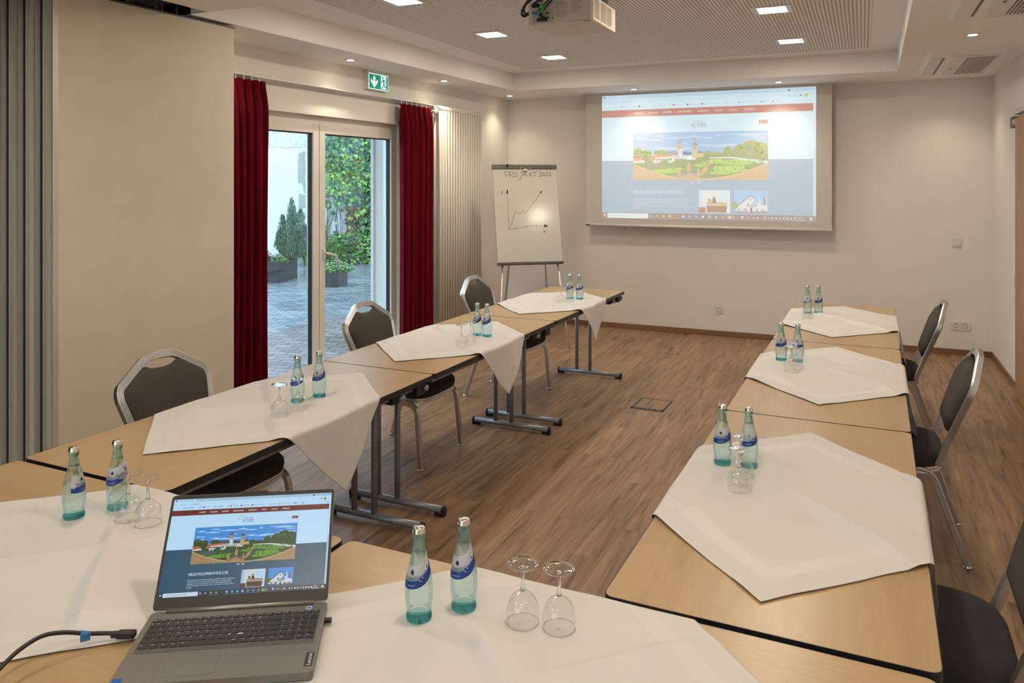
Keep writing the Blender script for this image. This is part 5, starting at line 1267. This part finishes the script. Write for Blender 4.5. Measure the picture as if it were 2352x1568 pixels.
blades('daylily_clump', .78, -.55, .42, .62, 240, 'clump of long arching green blades behind the conifer planter', 31)
blades('daylily_clump', 1.25, -.45, .40, .66, 200, 'clump of long arching green blades behind the small planter', 32)
# planters
def planter(X, Y, rz, w_, d_, h_, label):
    r = empty('planter', TR(X, Y, -.05, rz), label, 'planter')
    b = MB(); nr = int(h_/.02)
    for k in range(nr):
        z = k*h_/nr; b.prism(rrect(w_, d_, .01, 2, -w_/2, d_/2), z, z+h_/nr*.62); b.prism(rrect(w_-.012, d_-.012, .01, 2, -w_/2, d_/2), z+h_/nr*.62, z+h_/nr)
    b.build('planter_box', M['planter'], r)
    b = MB(); b.box(-w_+.02, -.02, .02, d_-.02, h_-.05, h_+.002); b.build('soil', M['soil'], r)
    return r
planter(-9.03, 10.44, R(14), .75, .70, .355, 'large black ribbed planter seen through the left door pane')
planter(-7.79, 10.40, R(14), .42, .42, .27, 'small black ribbed planter seen through the right door pane')
# conifer
rnd = random.Random(41); b = MB()
cb = Vector((-9.12, 10.86, .30))
b.tube([cb, cb+Vector((.0, 0, .55)), cb+Vector((.01, 0, 1.0))], .012, 8, 6)
spires = [(0, 0, 1.12, .17), (-.20, .0, .80, .13), (.16, .04, .92, .17), (.08, -.05, .98, .14), (-.08, .05, .92, .14), (.26, .02, .62, .12), (-.28, 0, .50, .11), (.12, .02, .5, .2), (-.12, 0, .45, .2)]
for (dx, dy, hh, ww) in spires:
    b.tube([cb+Vector((dx*.15, dy*.2, 0)), cb+Vector((dx, dy, hh*.5)), cb+Vector((dx, dy, hh*.92))], .005, 6, 6)
    for k in range(1050):
        t = rnd.random(); a = rnd.uniform(0, 2*pi); rr_ = ww*(1-t)**.55*(.55+.45*min(1, t*4))*rnd.uniform(.15, 1)
        pbase = cb+Vector((dx*(min(1, .35+t*1.6))+cos(a)*rr_, dy+sin(a)*rr_, .02+hh*t*.92))
        d_ = Vector((cos(a)*.5, sin(a)*.5, 1.1)).normalized(); L = rnd.uniform(.03, .075); sd = d_.cross(Vector((rnd.uniform(-1, 1), rnd.uniform(-1, 1), .2))).normalized()*.0062
        b.add([pbase-sd*.3, pbase+d_*L*.5-sd, pbase+d_*L, pbase+d_*L*.5+sd], [(0, 1, 2, 3)], rnd.choices([0, 3, 1], [3, 4, 1])[0])
tag(b.build('conifer_shrub', [mat('conifer_dark', (.07, .15, .10), .6), GREENS[1], GREENS[1], mat('conifer_blue', (.19, .30, .22), .6), GREENS[0], GREENS[0], GREENS[6]], fixn=False), 'upright blue-green conifer in the large black planter', 'conifer')
def tuft(name, X, Y, Z, rx, ry, rz_, n, size, mi, label, cat, flowers=None, seed=1, rot=0):
    rnd = random.Random(seed); b = MB()
    for k in range(n):
        a = rnd.uniform(0, 2*pi); q = rnd.random()**.5; z = rnd.random(); leaf(b, (cos(a)*q*rx, sin(a)*q*ry, rz_*z*(1-q*q*.7)), rnd.uniform(*size), (cos(a)*.4, sin(a)*.4, .8), rnd.choice(mi), rnd)
    ms = list(GREENS)
    if flowers:
        col, nf, fs_ = flowers; ms.append(col)
        for k in range(nf):
            a = rnd.uniform(0, 2*pi); q = rnd.random()**.5; c0 = Vector((cos(a)*q*rx*1.08, sin(a)*q*ry*1.08, rz_*(1-q*q*.6)*rnd.uniform(.6, 1.15)))
            for j in range(5):
                t = 2*pi*j/5+k; e1 = Vector((cos(t), sin(t), .3))*fs_; e2 = Vector((cos(t+.9), sin(t+.9), .3))*fs_; b.add([c0, c0+e1*.8, c0+(e1+e2)*.6, c0+e2*.8], [(0, 1, 2, 3)], len(ms)-1)
    tag(b.build(name, ms, None, TR(X, Y, Z, rot), fixn=False), label, cat)
tuft('ground_cover_plant', -9.2, 10.60, .29, .20, .13, .14, 420, (.025, .045), [1, 2, 0], 'low green cushion plant at the front of the large planter', 'plant', (mat('petal_lilac', (.35, .18, .5), .5), 16, .012), 51)
tuft('red_geranium', -9.56, 10.60, .30, .18, .15, .22, 300, (.04, .07), [5, 0, 5, 1], 'red flowering plant beside the conifer in the large planter', 'flower', (mat('petal_red', (.75, .02, .03), .5), 26, .030), 52)
tuft('white_petunia', -7.93, 10.58, .20, .25, .24, .17, 620, (.03, .06), [1, 2, 2, 0], 'white flowering plant spilling from the small black planter', 'flower', (mat('petal_white', (.75, .70, .85), .5), 60, .018), 53)
